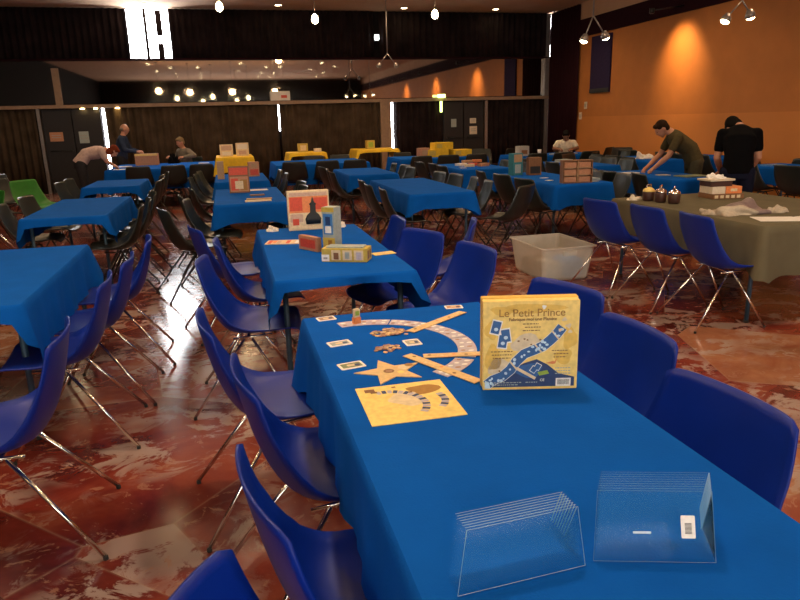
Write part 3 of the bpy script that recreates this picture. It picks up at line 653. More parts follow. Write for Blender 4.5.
# curved track segments
cxt, cyt, rt, wt = .44, 2.20, .338, .066
GT = 'curved track pieces of the board game'
segs = [(100, 66, 'far left'), (65, 40, 'upper middle'), (37, 6, 'upper right'), (5, -30, 'lower right'), (-34, -62, 'lower, next to the star piece')]
for i, (a0, a1, ln) in enumerate(segs):
    sg = MB(); n = 10; outer = [(cxt+(rt+wt/2)*math.cos(R(a0+(a1-a0)*q/n)), cyt+(rt+wt/2)*math.sin(R(a0+(a1-a0)*q/n))) for q in range(n+1)]
    inner = [(cxt+(rt-wt/2)*math.cos(R(a0+(a1-a0)*q/n)), cyt+(rt-wt/2)*math.sin(R(a0+(a1-a0)*q/n))) for q in range(n+1)][::-1]
    sg.plate((outer+inner)[::-1], ZT, ZT+.002, 'lavender_board')
    for k in range(5):
        for j in range(2):
            a = R(a0+(a1-a0)*(k+.5)/5); rr = rt+(-.014+.028*j)+.004*math.sin(k*2); cx, cy = cxt+rr*math.cos(a), cyt+rr*math.sin(a)
            flat(sg, [(cx+.011*math.cos(t)*(.8+.2*j), cy+.007*math.sin(t)) for t in [2*math.pi*q/10 for q in range(10)]], 'white_print' if (k+j) % 3 else 'token_brown', None, ZT+.0024)
    sg.build('track_piece', label='curved lavender track piece with pale dots, %s' % ln, cat='game piece', group=GT)
# bridges
for (a, b, ln) in (((.625, 2.355), (.905, 2.545), 'crossing the far part of the track'), ((.595, 2.075), (.80, 2.035), 'pointing at the gold box'), ((.545, 2.105), (.69, 1.80), 'beside the star piece')):
    a = Vector(a); b = Vector(b); d = (b-a); L = d.length; an = math.atan2(d.y, d.x)
    s_ = MB(); X = XF(((a.x+b.x)/2, (a.y+b.y)/2, ZT+.0022), an); s_.box(-L/2, L/2, -.019, .019, 0, .0022, 'tan_board', X)
    for k in range(5): flat(s_, [(-L/2+L*(k+.5)/5+.007*math.cos(t), .006*math.sin(t)+.004*(-1)**k) for t in [2*math.pi*q/8 for q in range(8)]], ('brown_print', 'cream', 'orange_print')[k % 3], X, .0026)
    s_.build('bridge_strip', label='narrow tan cardboard strip %s' % ln, cat='game piece', group='tan strips of the board game')
# star
st = MB(); pts = []
for k in range(10): a = R(90+36*k+8); rr = .118 if k % 2 == 0 else .052; pts.append((.455+rr*math.cos(a), 1.975+rr*math.sin(a)*.95))
st.plate(pts, ZT, ZT+.003, 'tan_board')
for k, (dx, dy, r_, mm) in enumerate(((-.005, 0, .018, 'brown_print'), (-.005, 0, .011, 'token_brown'), (.05, .02, .02, 'cream'), (.03, -.02, .012, 'gold_pale'), (.07, .035, .014, 'gold_dark'))):
    st.add([(.455+dx+r_*math.cos(t), 1.975+dy+r_*math.sin(t), ZT+.0034+k*.0001) for t in [2*math.pi*q/12 for q in range(12)]], [tuple(range(12))], mm)
st.build('star_board', label='tan star-shaped cardboard piece beside the rule sheet', cat='game piece')
# cards
def rrect(w, h, r, n=4):
    out = []
    for cx, cy, a0 in ((w-r, h-r, 0), (-w+r, h-r, 90), (-w+r, -h+r, 180), (w-r, -h+r, 270)):
        for q in range(n+1): a = R(a0+90*q/n); out.append((cx+r*math.cos(a), cy+r*math.sin(a)))
    return out
for (x, y, an, w_, h_, mm, ln) in ((.345, 2.645, 8, .038, .028, 'token_brown', 'at the far left corner of the foreground table'), (.345, 2.31, 10, .043, .029, 'greyblue', 'second in the left column of cards'), (.345, 2.07, 10, .043, .030, 'green_card', 'nearest in the left column of cards'), (.60, 2.235, 2, .030, .034, 'grey_card', 'inside the curve of the track'), (.895, 2.635, -8, .038, .026, 'wood_pink', 'at the far edge beyond the track')):
    c = MB(); X = XF((x, y, ZT), R(an)); c.plate(rrect(w_, h_, .006), 0, .0018, 'white_print', X); flat(c, rrect(w_*.80, h_*.68, .003), mm, X, .0021); flat(c, rrect(w_*.35, h_*.3, .003), 'cream', X, .0023); flat(c, [(p+w_*.45, q-.004) for p, q in rrect(w_*.2, h_*.3, .003)], 'navy_print', X, .0024)
    c.build('game_card', label='small white-bordered picture card %s' % ln, cat='card', group='picture cards on the foreground table')
# upright tile stand / little stack of wood figures
tp = MB(); X = XF((.452, 2.535, ZT), R(20)); tp.box(-.016, .016, -.010, .010, 0, .028, 'orange_print', X, .002); tp.build('token_stack', label='tiny orange and yellow stack at the start of the track', cat='game piece')
tq = MB(); tq.box(-.013, .013, -.008, .008, .028, .062, 'cream', X, .002); tq.box(-.009, .009, -.0085, -.0079, .036, .054, 'green_print', X); tq.build('upper_token', bpy.data.objects['token_stack'])
# token piles
tm = {}
for mm in ('token_brown', 'token_pink', 'tan_board'): tm[mm] = MB().lathe([(.0075, 0), (.0085, .0008), (.0085, .002), (.0075, .0028)], mm, 10).mesh('token')
rn = random.Random(11)
for (cx, cy, rx, ry, n, ln, gl) in ((.555, 2.375, .075, .052, 90, 'small round cardboard token in the larger loose pile inside the track', 'tokens of the larger pile'), (.50, 2.195, .048, .040, 34, 'small round cardboard token in the smaller loose pile by the cards', 'tokens of the smaller pile')):
    for i in range(n):
        a = rn.uniform(0, 6.283); rr = math.sqrt(rn.random()); lv = 0 if i < n*.6 else 1
        o = bpy.data.objects.new('token', tm[rn.choice(['token_brown', 'token_brown', 'token_pink', 'tan_board'])]); COL.objects.link(o)
        o.location = (cx+rx*rr*math.cos(a)*(1-.3*lv), cy+ry*rr*math.sin(a)*(1-.3*lv), ZT+.003*lv+.0001*(i % 7)); tag(o, ln, 'token', gl)
# ---------------------------------------------------------------- clear acrylic stands
def stand_mesh(w_, h_, lean, tl, front=False):
    s_ = MB(); t = .0022
    # leaning front face, folded foot towards the front and a side wing: one bent sheet, origin at the bottom front edge centre
    prof = [(-.002, 0), (lean, h_)]
    def slab(a, b, x0, x1):
        (y0, z0), (y1, z1) = a, b; d = Vector((y1-y0, z1-z0)).normalized(); n = Vector((-d.y, d.x))*t
        vs = [(x0, y0, z0), (x1, y0, z0), (x1, y1, z1), (x0+tl, y1, z1)]; vs += [(x, y+n.x, z+n.y) for x, y, z in vs]
        s_.add(vs, [(0, 1, 2, 3), (7, 6, 5, 4), (1, 5, 6, 2), (3, 7, 4, 0)], 'clear_acrylic'); s_.add(vs, [(3, 2, 6, 7)], 'acrylic_edge'); s_.add(vs, [(0, 4, 5, 1)], 'acrylic_edge' if front else 'clear_acrylic'); s_.add(vs, [(0, 3, 7, 4), (1, 2, 6, 5)] if front else [], 'acrylic_edge')
    slab(prof[0], prof[1], -w_, w_)
    # folded side wing on the right, meeting the table behind the face
    vs = [(w_, 0, 0), (w_, lean, h_), (w_+.012, lean+.055, .002), (w_-t, 0, 0), (w_-t, lean, h_), (w_+.012-t, lean+.055, .002)]
    s_.add(vs, [(0, 2, 1), (3, 4, 5), (0, 3, 5, 2)], 'clear_acrylic'); s_.add(vs, [(1, 2, 5, 4)], 'acrylic_edge')
    return s_
def stand_stack(ox, oy, an, n, lab, grp, w_, side=0, h_=.1, lean=.03, tl=.03):
    sm_ = stand_mesh(w_, h_, lean, tl).mesh('sheet'); sf_ = stand_mesh(w_, h_, lean, tl, True).mesh('sheet')
    for k in range(n):
        o = bpy.data.objects.new('acrylic_stand', sm_ if k else sf_); COL.objects.link(o)
        d = k*.0075; o.location = (ox-d*math.sin(R(an))+side*k, oy+d*math.cos(R(an)), ZT+.0008); o.rotation_euler = (0, 0, R(an)); 
        tag(o, lab if k else lab.replace('one of the', 'front one of the'), 'display stand', grp)
        if k == 0: first_ = o
    return first_
s1 = stand_stack(.438, .925, 3, 8, 'clear acrylic stand, one of the left stack on the foreground table', 'left stack of clear acrylic stands', .123)
s2 = stand_stack(.685, .905, -18, 9, 'clear acrylic stand, one of the right stack, behind the barcode label', 'right stack of clear acrylic stands', .108, .0028, .115, .045, .012)
# barcode label on the right stack (leaning with its face)
def onface(s, u, v):  # child plate on the leaning face
    return Matrix.Translation((u, v*.409-.0045, v)) @ Matrix.Rotation(R(90-22.2), 4, 'X')
b = MB(); X = onface(s2, .062, .058); b.plate(rrect(.0125, .020, .002), 0, .0006, 'white_print', X)
for k in range(9): b.add([(-.006, -.012+k*.0022, .0009), (.006, -.012+k*.0022, .0009), (.006, -.0108+k*.0022, .0009), (-.006, -.0108+k*.0022, .0009)], [(0, 1, 2, 3)], 'black_print', False, X)
b.build('barcode_label', s2, label='small white barcode sticker')
b = MB(); X = onface(s2, -.02, .048); b.plate(rrect(.016, .002, .0008), 0, .0004, 'sky_dot', X); b.build('embossed_mark', s2)
# ---------------------------------------------------------------- second table boxes
def gbox(name, loc, rz, w_, d_, h_, m, lab, cat='game box', pic=None, side=None, b=.002, grp=None):
    e = MB().box(-w_/2, w_/2, -d_/2, d_/2, 0, h_, m, None, b).build(name, label=lab, cat=cat, group=grp); e.location = loc; e.rotation_euler = (0, 0, R(rz))
    if pic:
        a = MB()
        for k, (u0, u1, v0, v1, mm) in enumerate(pic): a.box(-w_/2+u0*w_, -w_/2+u1*w_, -d_/2-.0012-.0005*k, -d_/2-.0002, v0*h_, v1*h_, mm)
        for k, (u0, u1, v0, v1, mm) in enumerate(side or []): a.box(w_/2+.0002, w_/2+.0012, -d_/2+u0*d_, -d_/2+u1*d_, v0*h_, v1*h_, mm)
        a.build('printed_cover', e)
    return e
rb = gbox('game_box', (.575, 5.08, ZT), 0, .31, .06, .295, 'cream', 'upright red and cream game box with a dark tower picture on the second table',
     pic=[(.03, .97, .45, .86, 'orange_print'), (.05, .35, .50, .84, 'red_print'), (.62, .95, .52, .82, 'red_print'), (.05, .35, .22, .42, 'token_pink'), (.10, .25, .14, .30, 'red_print'), (.05, .95, .87, .96, 'token_pink'), (.03, .97, .02, .10, 'cream')])
a = MB()
a.lathe([(.055, .05), (.06, .09), (.045, .12), (.022, .14), (.02, .19), (.028, .20), (.012, .215), (.004, .25)], 'black_print', 10, Matrix.Diagonal((1, .02, 1, 1)) @ Matrix.Translation((0, 0, 0)))
a.build('tower_picture', rb).location = (.03, -.0358, -.005)
gbox('game_box', (.60, 4.08, ZT+.0), -40, .085, .085, .285, 'greyblue', 'tall narrow yellow and pale blue box standing on the second table', pic=[(0, 1, 0, .35, 'mustard'), (0, 1, .9, 1, 'mustard'), (.12, .88, .42, .86, 'blue_print'), (.25, .75, .45, .60, 'white_print'), (.3, .7, .62, .8, 'navy_print'), (.45, .75, .08, .3, 'gold_dark')])
gbox('game_box', (.475, 4.22, ZT), -62, .20, .035, .09, 'wood_pink', 'low pinkish red box behind the tall narrow one', pic=[(.1, .9, .2, .8, 'red_print')])
gbox('game_box', (.640, 3.815, ZT), -25, .27, .12, .078, 'mustard', 'long low yellow box with three pictures lying on the second table', pic=[(0, .17, .05, .55, 'white_print'), (.04, .13, .2, .35, 'grey_card'), (.22, .42, .15, .88, 'cream'), (.47, .67, .15, .88, 'cream'), (.72, .92, .15, .88, 'cream'), (.27, .38, .2, .7, 'brown_print'), (.52, .62, .25, .75, 'greyblue'), (.77, .88, .2, .75, 'lavender_board')], side=[(.15, .42, .2, .8, 'brown_print'), (.55, .85, .2, .8, 'brown_print')])
gbox('tray_insert', (.640, 3.815, ZT+.078), -25, .22, .09, .008, 'greyblue', 'pale blue cardboard insert on top of the long low yellow box', 'tray')
bk = MB(); bk.box(-.10, .10, -.055, .055, 0, .004, 'cream', None); 
for k in range(8): bk.box(-.09+.022*k, -.072+.022*k, -.045+.01*(k % 2), .045-.008*(k % 3), .0042, .0048, ('red_print', 'orange_print', 'token_pink', 'cream')[k % 4] if k < 5 else ('white_print', 'brown_print', 'cream')[k % 3])
o = bk.build('booklet', label='colourful red and white comic-like booklet lying flat on the second table', cat='booklet'); o.location = (.36, 4.57, ZT); o.rotation_euler = (0, 0, R(-14)); o.scale = (1.4, 1.4, 1)
bk = MB(); bk.box(-.07, .07, -.04, .04, 0, .003, 'gold_pale'); bk.box(-.05, .05, -.02, .02, .003, .0036, 'tan_board'); o = bk.build('leaflet', label='small pale yellow leaflet right of the long low yellow box', cat='leaflet'); o.location = (.885, 3.93, ZT); o.rotation_euler = (0, 0, R(10))
def heap(name, loc, rx, ry, rz_, m, lab, cat, seed=1, m2=None, rot=0):
    bm = bmesh.new(); bmesh.ops.create_icosphere(bm, subdivisions=5, radius=1); rn = random.Random(seed); q = [(rn.uniform(2, 5), rn.uniform(0, 6), rn.uniform(-1, 1), rn.uniform(-1, 1)) for _ in range(6)]
    for v in bm.verts:
        x, y, z = v.co; s = 1
        for (f, p, a, b2) in q: s += .07*math.sin(f*(x*a+y*b2)*2.2+p+z*1.5)+.025*math.sin(f*4*(x*b2-y*a)+p)
        z = max(z, -.05) if z < 0 else z*(.6+.4*s)
        v.co = (x*rx*s, y*ry*s, (z+.05)*rz_*(s**2))
    mb = MB().bm(bm, m); 
    if m2:
        i2 = mb.mi(m2)
        for k, f in enumerate(mb.f):
            c = mb.v[f[0]]
            if math.sin(c[0]*14/max(rx, .05)*.2+c[1]*9+seed) > .35: mb.m[k] = i2
    o = mb.build(name, label=lab, cat=cat); o.location = loc; o.rotation_euler = (0, 0, R(rot)); return o
heap('plastic_bag', (.30, 5.12, ZT), .045, .05, .03, 'paper', 'white crumpled plastic bag left of the upright red box', 'bag', 3)
heap('plastic_bag', (.82, 5.12, ZT), .035, .05, .03, 'paper', 'white crumpled plastic bag right of the narrow box', 'bag', 5)
# table C
gbox('game_box', (.14, 8.3, ZT), -4, .235, .07, .31, 'brown_print', 'upright dark red game box with figures on the table with flat books', pic=[(.05, .95, .05, .62, 'wood_pink'), (.1, .45, .1, .55, 'red_print'), (.55, .9, .1, .5, 'gold_dark'), (.3, .7, .15, .45, 'cream'), (.05, .95, .68, .95, 'red_print')])
gbox('paper_sheet', (.36, 8.52, ZT), 3, .24, .16, .004, 'paper', 'flat white sheet beside the dark red game box', 'paper')
gbox('book', (.32, 7.85, ZT), 3, .16, .10, .012, 'brown_print', 'small dark flat book in the middle of the red-box table', 'book')
gbox('book', (.32, 7.42, ZT), -2, .27, .10, .012, 'cardboard', 'wide flat brown book, farther of two at the near end of the red-box table', 'book')
gbox('book', (.30, 7.25, ZT), 2, .27, .09, .012, 'cream', 'wide flat cream book nearest on the red-box table', 'book')
gbox('carton', (.42, 10.9, ZT), 5, .16, .12, .22, 'wood_pink', 'reddish brown carton behind the dark red game box', 'box', pic=[(.1, .9, .1, .5, 'red_print'), (.2, .8, .6, .9, 'cardboard')])
gbox('carton', (-.08, 10.6, ZT), 0, .1, .1, .26, 'cardboard', 'narrow brown carton below the yellow table cloth', 'box')
gbox('game_box', (.04, 13.5, .952), 5, .24, .06, .22, 'cream', 'left cream box standing on the left yellow table', pic=[(.1, .9, .5, .9, 'token_pink'), (.15, .85, .1, .4, 'paper')])
gbox('game_box', (.34, 13.55, .952), -4, .24, .06, .24, 'cream', 'right cream box standing on the left yellow table', pic=[(.1, .9, .5, .9, 'paper'), (.2, .8, .1, .4, 'token_pink')])
gbox('carton', (1.80, 16.3, .862), 5, .22, .15, .20, 'mustard', 'mustard carton on the middle yellow table', 'box', pic=[(.2, .8, .2, .8, 'cream')])
gbox('carton', (2.15, 16.3, .862), 5, .16, .12, .08, 'paper_warm', 'small pale carton on the middle yellow table', 'box')
gbox('carton', (3.45, 16.4, .882), 5, .2, .15, .2, 'mustard', 'mustard carton on the yellow table beside the pillar', 'box', pic=[(.2, .8, .2, .8, 'green_print')])
for (x, y, z, w_, d_, h_, ln) in ((4.45, 14.3, ZT, .5, .35, .16, 'bottom left of the group'), (5.0, 14.25, ZT, .42, .35, .14, 'bottom right of the group'), (4.6, 14.3, ZT+.16, .42, .3, .14, 'upper one, with a low lid')):
    gbox('yellow_carton', (x, y, z), 4, w_, d_, h_, 'cloth_yellow', 'bright yellow carton before the right door, %s' % ln, 'box', pic=[(.1, .4, .2, .8, 'mustard')], grp='yellow cartons')
gbox('carton', (4.15, 14.2, ZT), 8, .22, .2, .20, 'wood_pink', 'reddish carton left of the bright yellow cartons', 'box', pic=[(.2, .8, .3, .8, 'cardboard')])
# table K game pile
rn = random.Random(21)
nm = ['flat red box', 'flat white box', 'flat dark box', 'flat orange box', 'flat cream box', 'flat brown box', 'flat blue box']
for i, (x, y, mm) in enumerate(((4.0, 10.9, 'cream'), (4.15, 11.1, 'red_print'), (4.32, 11.05, 'brown_print'), (4.1, 11.3, 'cardboard'), (4.3, 11.35, 'orange_print'), (3.95, 11.2, 'white_print'), (4.22, 10.85, 'wood_pink'))):
    gbox('game_box', (x, y, ZT+(.04 if i in (3, 4) else 0)), rn.uniform(-30, 30), .17, .12, .04, mm, '%s in the spread of games on the table behind centre, %s' % ({'cream': 'cream', 'red_print': 'red', 'brown_print': 'dark brown', 'cardboard': 'cardboard', 'orange_print': 'orange', 'white_print': 'white', 'wood_pink': 'pinkish'}[mm]+' flat box', ['left front', 'centre', 'right', 'rear centre', 'rear right', 'left', 'front'][i]), 'game box', grp='games spread on one table')
for i, (x, y) in enumerate(((3.78, 10.6), (3.85, 10.85))):
    gbox('card', (x, y, ZT), 20*i, .10, .07, .004, 'paper', 'small white card at the %s of the table with the spread of games' % ('near left corner', 'left')[i], 'card')
# table L items
pb = empty('partitioned_box', (4.085, 7.42, ZT), R(-6), 'brown upright box with six compartments standing on a blue table', 'box')
t = MB(); t.box(-.185, .185, .045, .055, 0, .27, 'brown_print')
for (a0, a1, c0, c1) in ((-.185, -.175, 0, .27), (.175, .185, 0, .27), (-.175, .175, 0, .01), (-.175, .175, .26, .27)): t.box(a0, a1, -.055, .045, c0, c1, 'brown_print')
t.build('frame', pb)
t = MB(); t.box(-.006, .006, -.053, .045, .01, .26, 'cardboard'); t.box(-.175, -.006, -.053, .045, .09, .098, 'cardboard'); t.box(.006, .175, -.053, .045, .09, .098, 'cardboard'); t.box(-.175, -.006, -.053, .045, .175, .183, 'cardboard'); t.box(.006, .175, -.053, .045, .175, .183, 'cardboard'); t.build('divider', pb)
for i in range(6):
    c, r_ = i % 2, i//2; t = MB(); t.box(-.165+.18*c, -.015+.18*c, -.045, .04, .012+.086*r_, .075+.086*r_, 'wood_pink', None, .004); t.build('compartment_pack', pb)
gbox('game_box', (3.93, 8.85, ZT), 10, .16, .12, .30, 'teal', 'upright teal box at the far end of the partitioned-box table', pic=[(.1, .9, .6, .95, 'cardboard'), (.2, .8, .1, .5, 'greyblue')])
gbox('game_box', (4.16, 8.75, ZT), -6, .18, .12, .24, 'brown_print', 'upright dark brown box right of the teal box', pic=[(.1, .9, .1, .5, 'black_print')])
for i, (x, y, a) in enumerate(((4.05, 8.2, 10), (4.3, 7.9, -20), (3.95, 7.85, 30), (4.35, 7.45, 0))): gbox('card', (x, y, ZT), a, .1, .07, .004, 'paper' if i < 3 else 'grey_card', 'small flat card on the partitioned-box table, %s' % ['farthest', 'second farthest', 'left middle', 'right of the partitioned box'][i], 'card')
gbox('game_box', (4.36, 7.6, ZT), 6, .22, .16, .03, 'greyblue', 'flat grey box lying right behind the partitioned box')
# RR table things
gbox('carton', (6.05, 13.3, ZT), 4, .22, .2, .20, 'grey_card', 'small pale carton on the dark back table', 'box', pic=[(.2, .8, .2, .6, 'brown_print')])
MB().lathe([(.03, 0), (.042, .12), (.039, .12), (.028, .004)], 'white_print', 12).build('paper_cup', label='white paper cup beside the pale carton on the dark back table', cat='cup').location = (6.42, 13.25, ZT)
for i in range(3): gbox('card', (6.75+.25*i, 13.3, ZT), 10*i, .12, .1, .02, 'grey_card', 'small grey stack before the seated man, %s' % ['left', 'middle', 'right'][i], 'card stack')
# N, M, O items
gbox('paper_sheet', (5.35, 8.25, ZT), 10, .22, .16, .012, 'paper', 'white sheet at the left hand of the olive-shirted man', 'paper')
gbox('game_board', (5.72, 7.45, ZT), 3, .34, .26, .012, 'green_card', 'greenish flat board at the near end of the olive-shirted man\'s table', 'game board')
gbox('game_board', (5.52, 7.75, ZT), -8, .16, .12, .01, 'grey_card', 'small grey board under the hands of the olive-shirted man', 'game board')
heap('cloth_bag', (7.35, 10.9, ZT), .16, .12, .07, 'paper', 'white crumpled bag on the right back table', 'bag', 9)
gbox('carton', (5.75, 10.9, ZT), 8, .24, .2, .05, 'greyblue', 'flat grey carton on the table behind the partitioned box', 'box')
heap('cloth_bag', (6.35, 9.6, ZT-.742), .2, .2, .5, 'jacket_grey', 'grey rucksack standing on the floor behind the olive-shirted man\'s table', 'bag', 12)
gbox('game_board', (8.0, 7.5, ZT), 3, .3, .24, .012, 'token_pink', 'pinkish flat board on the blue table at the right edge', 'game board')
gbox('game_board', (7.75, 8.3, ZT), 3, .3, .2, .02, 'blue_print', 'blue flat board on the blue table at the right edge', 'game board')
gbox('long_carton', (-1.62, 15.6, ZT), -3, .46, .22, .24, 'wood_pink', 'long reddish carton with a light lid on the wide left back table', 'box', pic=[(0, 1, .82, 1, 'gold_pale')])
gbox('paper_sheet', (-2.02, 15.2, ZT), 12, .25, .2, .01, 'paper', 'white papers on the wide left back table', 'paper')
gbox('paper_sheet', (-2.0, 14.25, ZT), 0, .25, .18, .006, 'paper', 'white sheet under the hands of the bending woman', 'paper')
gbox('paper_sheet', (-.45, 15.4, ZT), 5, .22, .2, .01, 'paper', 'white sheet at the right end of the wide left back table', 'paper')
heap('bag', (-1.1, 15.9, ZT), .12, .1, .14, 'tee_black', 'black bag beside the sitting man in grey', 'bag', 15)
# ---------------------------------------------------------------- grey-green table items
def jar(loc, rz, lab, cap):
    e = empty('snack_tub', (*loc, ZT), R(rz), lab, 'tub', 'three tubs on the grey-green table')
    MB().lathe([(.040, 0), (.050, .01), (.054, .075), (.050, .085)], 'dark_snack', 14).build('tub_body', e)
    MB().lathe([(.052, .085), (.055, .09), (.050, .105), (.03, .120), (.01, .128)], cap, 14).build('lid', e)
    t = MB(); t.tube([(-.03, 0, .11), (-.02, .0, .145), (.02, .0, .15), (.032, .01, .112)], .007, 'chrome', 8); t.build('lid_handle', e)
jar((3.78, 5.50), 0, 'dark snack tub with a yellow lid, leftmost of three', 'gold_pale')
jar((3.81, 5.36), 30, 'dark snack tub with a silver lid, middle of three', 'chrome')
jar((3.85, 5.22), 60, 'dark snack tub with a silver lid, rightmost of three', 'chrome')
heap('napkin', (3.70, 5.62, ZT), .06, .05, .035, 'paper_warm', 'crumpled pale napkin left of the three tubs', 'napkin', 8)
gbox('game_box', (4.50, 5.42, ZT), -8, .30, .26, .045, 'brown_print', 'dark patterned flat box, lowest of the stack on the grey-green table', pic=[(.05+.18*k, .16+.18*k, .2, .8, 'cream') for k in range(5)])
gbox('game_box', (4.42, 5.44, ZT+.045), -8, .13, .22, .065, 'paper_warm', 'white box on the dark flat box, left half of the stack')
gbox('game_box', (4.575, 5.43, ZT+.045), -8, .16, .22, .065, 'orange_print', 'orange box on the dark flat box, right half of the stack', pic=[(.3, .7, .3, .7, 'cream')])
gbox('game_box', (4.46, 5.45, ZT+.110), -5, .22, .18, .05, 'dark_snack', 'dark box near the top of the stack on the grey-green table')
gbox('lid_tray', (4.46, 5.45, ZT+.160), -3, .26, .2, .018, 'paper_warm', 'pale lid on top of the stack on the grey-green table', 'lid')
heap('plastic_bag', (4.48, 5.47, ZT+.178), .09, .07, .028, 'white_print', 'white bag lying on top of the stack of boxes', 'bag', 10)
heap('scarf', (3.93, 4.50, ZT), .24, .17, .062, 'scarf', 'grey-pink crumpled scarf heap on the grey-green table', 'scarf', 4, 'scarf_light', 14)
heap('tissue', (3.70, 4.55, ZT), .08, .08, .035, 'scarf_light', 'pale crumpled tissue at the left end of the scarf', 'tissue', 6, None, 30)
heap('tissue', (4.20, 4.42, ZT), .09, .06, .035, 'scarf_light', 'pale crumpled tissue at the right end of the scarf', 'tissue', 7)
pp = MB(); pp.box(-.15, .15, -.11, .11, 0, .003, 'paper'); o = pp.build('paper_sheet', label='white paper sheet near the front corner of the grey-green table', cat='paper'); o.location = (3.93, 4.12, ZT); o.rotation_euler = (0, 0, R(-22))
pp = MB(); pp.box(-.12, .12, -.09, .09, 0, .002, 'paper'); o = pp.build('paper_sheet', label='second white sheet overlapping the first, cut by the right edge', cat='paper'); o.location = (4.12, 4.05, ZT+.0032); o.rotation_euler = (0, 0, R(10))
# ---------------------------------------------------------------- plastic bin
def bin_():
    e = empty('plastic_bin', (3.055, 5.99, 0), R(0), 'large translucent plastic storage bin on the red marble floor', 'storage bin')
    b = MB(); t = .004
    def ring(w_, d_, z, r_=.04): return [(x, y, z) for x, y in rrect(w_, d_, r_, 5)]
    n = len(rrect(1, 1, .1, 5))
    lv = [(.225, .315, .006), (.24, .33, .03), (.272, .372, .31), (.282, .382, .325), (.292, .392, .325), (.292, .392, .335), (.272, .372, .335), (.266, .366, .31), (.235, .325, .035), (.22, .31, .012)]
    vs = []; fs = []
    for w_, d_, z in lv: vs += ring(w_, d_, z)
    for i in range(len(lv)-1):
        for k in range(n): q = (k+1) % n; fs.append((i*n+k, i*n+q, (i+1)*n+q, (i+1)*n+k))
    fs.append(tuple(range(n-1, -1, -1))); fs.append(tuple((len(lv)-1)*n+k for k in range(n)))
    b.add(vs, fs, 'bin_plastic', False); b.build('bin_body', e)
    for s in (-1, 1):
        h = MB(); h.box(-.07, .07, s*.384-.012, s*.384+.012, .255, .30, 'bin_plastic', None, .004); h.build('handle', e)
bin_()
for i, (x, y, z, sx, sy, sz, mm, ln) in enumerate(((2.93, 5.84, .015, .11, .15, .16, 'grey_card', 'grey packet at the front left'), (3.165, 5.86, .015, .12, .16, .18, 'blue_print', 'blue packet at the front right'), (3.055, 6.14, .015, .22, .13, .14, 'jacket_grey', 'dark packet at the back'))):
    gbox('packet', (x, y, .013), 0, sx*1.75, sy*1.75, sz, mm, '%s of the translucent bin' % ln, 'packet', b=.02)
# ---------------------------------------------------------------- people
def remesh(mb, name, parent, vox=.010, sm=4):
    o = mb.build(name, parent); md = o.modifiers.new('r', 'REMESH'); md.mode = 'VOXEL'; md.voxel_size = vox; md.use_smooth_shade = True
    s2_ = o.modifiers.new('s', 'SMOOTH'); s2_.iterations = sm; s2_.factor = .5
    dg = bpy.context.evaluated_depsgraph_get(); dg.update()
    me = bpy.data.meshes.new_from_object(o.evaluated_get(dg)); o.modifiers.clear(); old = o.data; mats = list(old.materials); o.data = me
    if not me.materials:
        for q in mats: me.materials.append(q)
    for p in me.polygons: p.use_smooth = True
    return o
def limb(mb, pts, rs, m='skin', n=12):
    pts = [Vector(p) for p in pts]; P = []; Q = []
    for i in range(len(pts)-1):
        for k in range(4): f = k/4; P.append(pts[i].lerp(pts[i+1], f)); Q.append(rs[i]*(1-f)+rs[i+1]*f)
    P.append(pts[-1]); Q.append(rs[-1]); mb.tube(P, Q, m, n)
    for p, r_ in zip(pts, rs): mb.ball(p, r_, m, None, 12)
def torso(mb, pts, side, rs, m):
    pts = [Vector(p) for p in pts]; side = Vector(side).normalized(); n = 20; vs = []; fs = []
    for i, p in enumerate(pts):
        d = (pts[min(i+1, len(pts)-1)]-pts[max(i-1, 0)]).normalized(); s_ = (side-d*side.dot(d)).normalized(); f = s_.cross(d)
        for k in range(n):
            t = 2*math.pi*k/n; vs.append(p+s_*math.cos(t)*rs[i][0]+f*math.sin(t)*rs[i][1])
    for i in range(len(pts)-1):
        for k in range(n): q = (k+1) % n; fs.append((i*n+k, i*n+q, (i+1)*n+q, (i+1)*n+k))
    fs.append(tuple(range(n-1, -1, -1))); fs.append(tuple((len(pts)-1)*n+k for k in range(n))); mb.add(vs, fs, m, True)
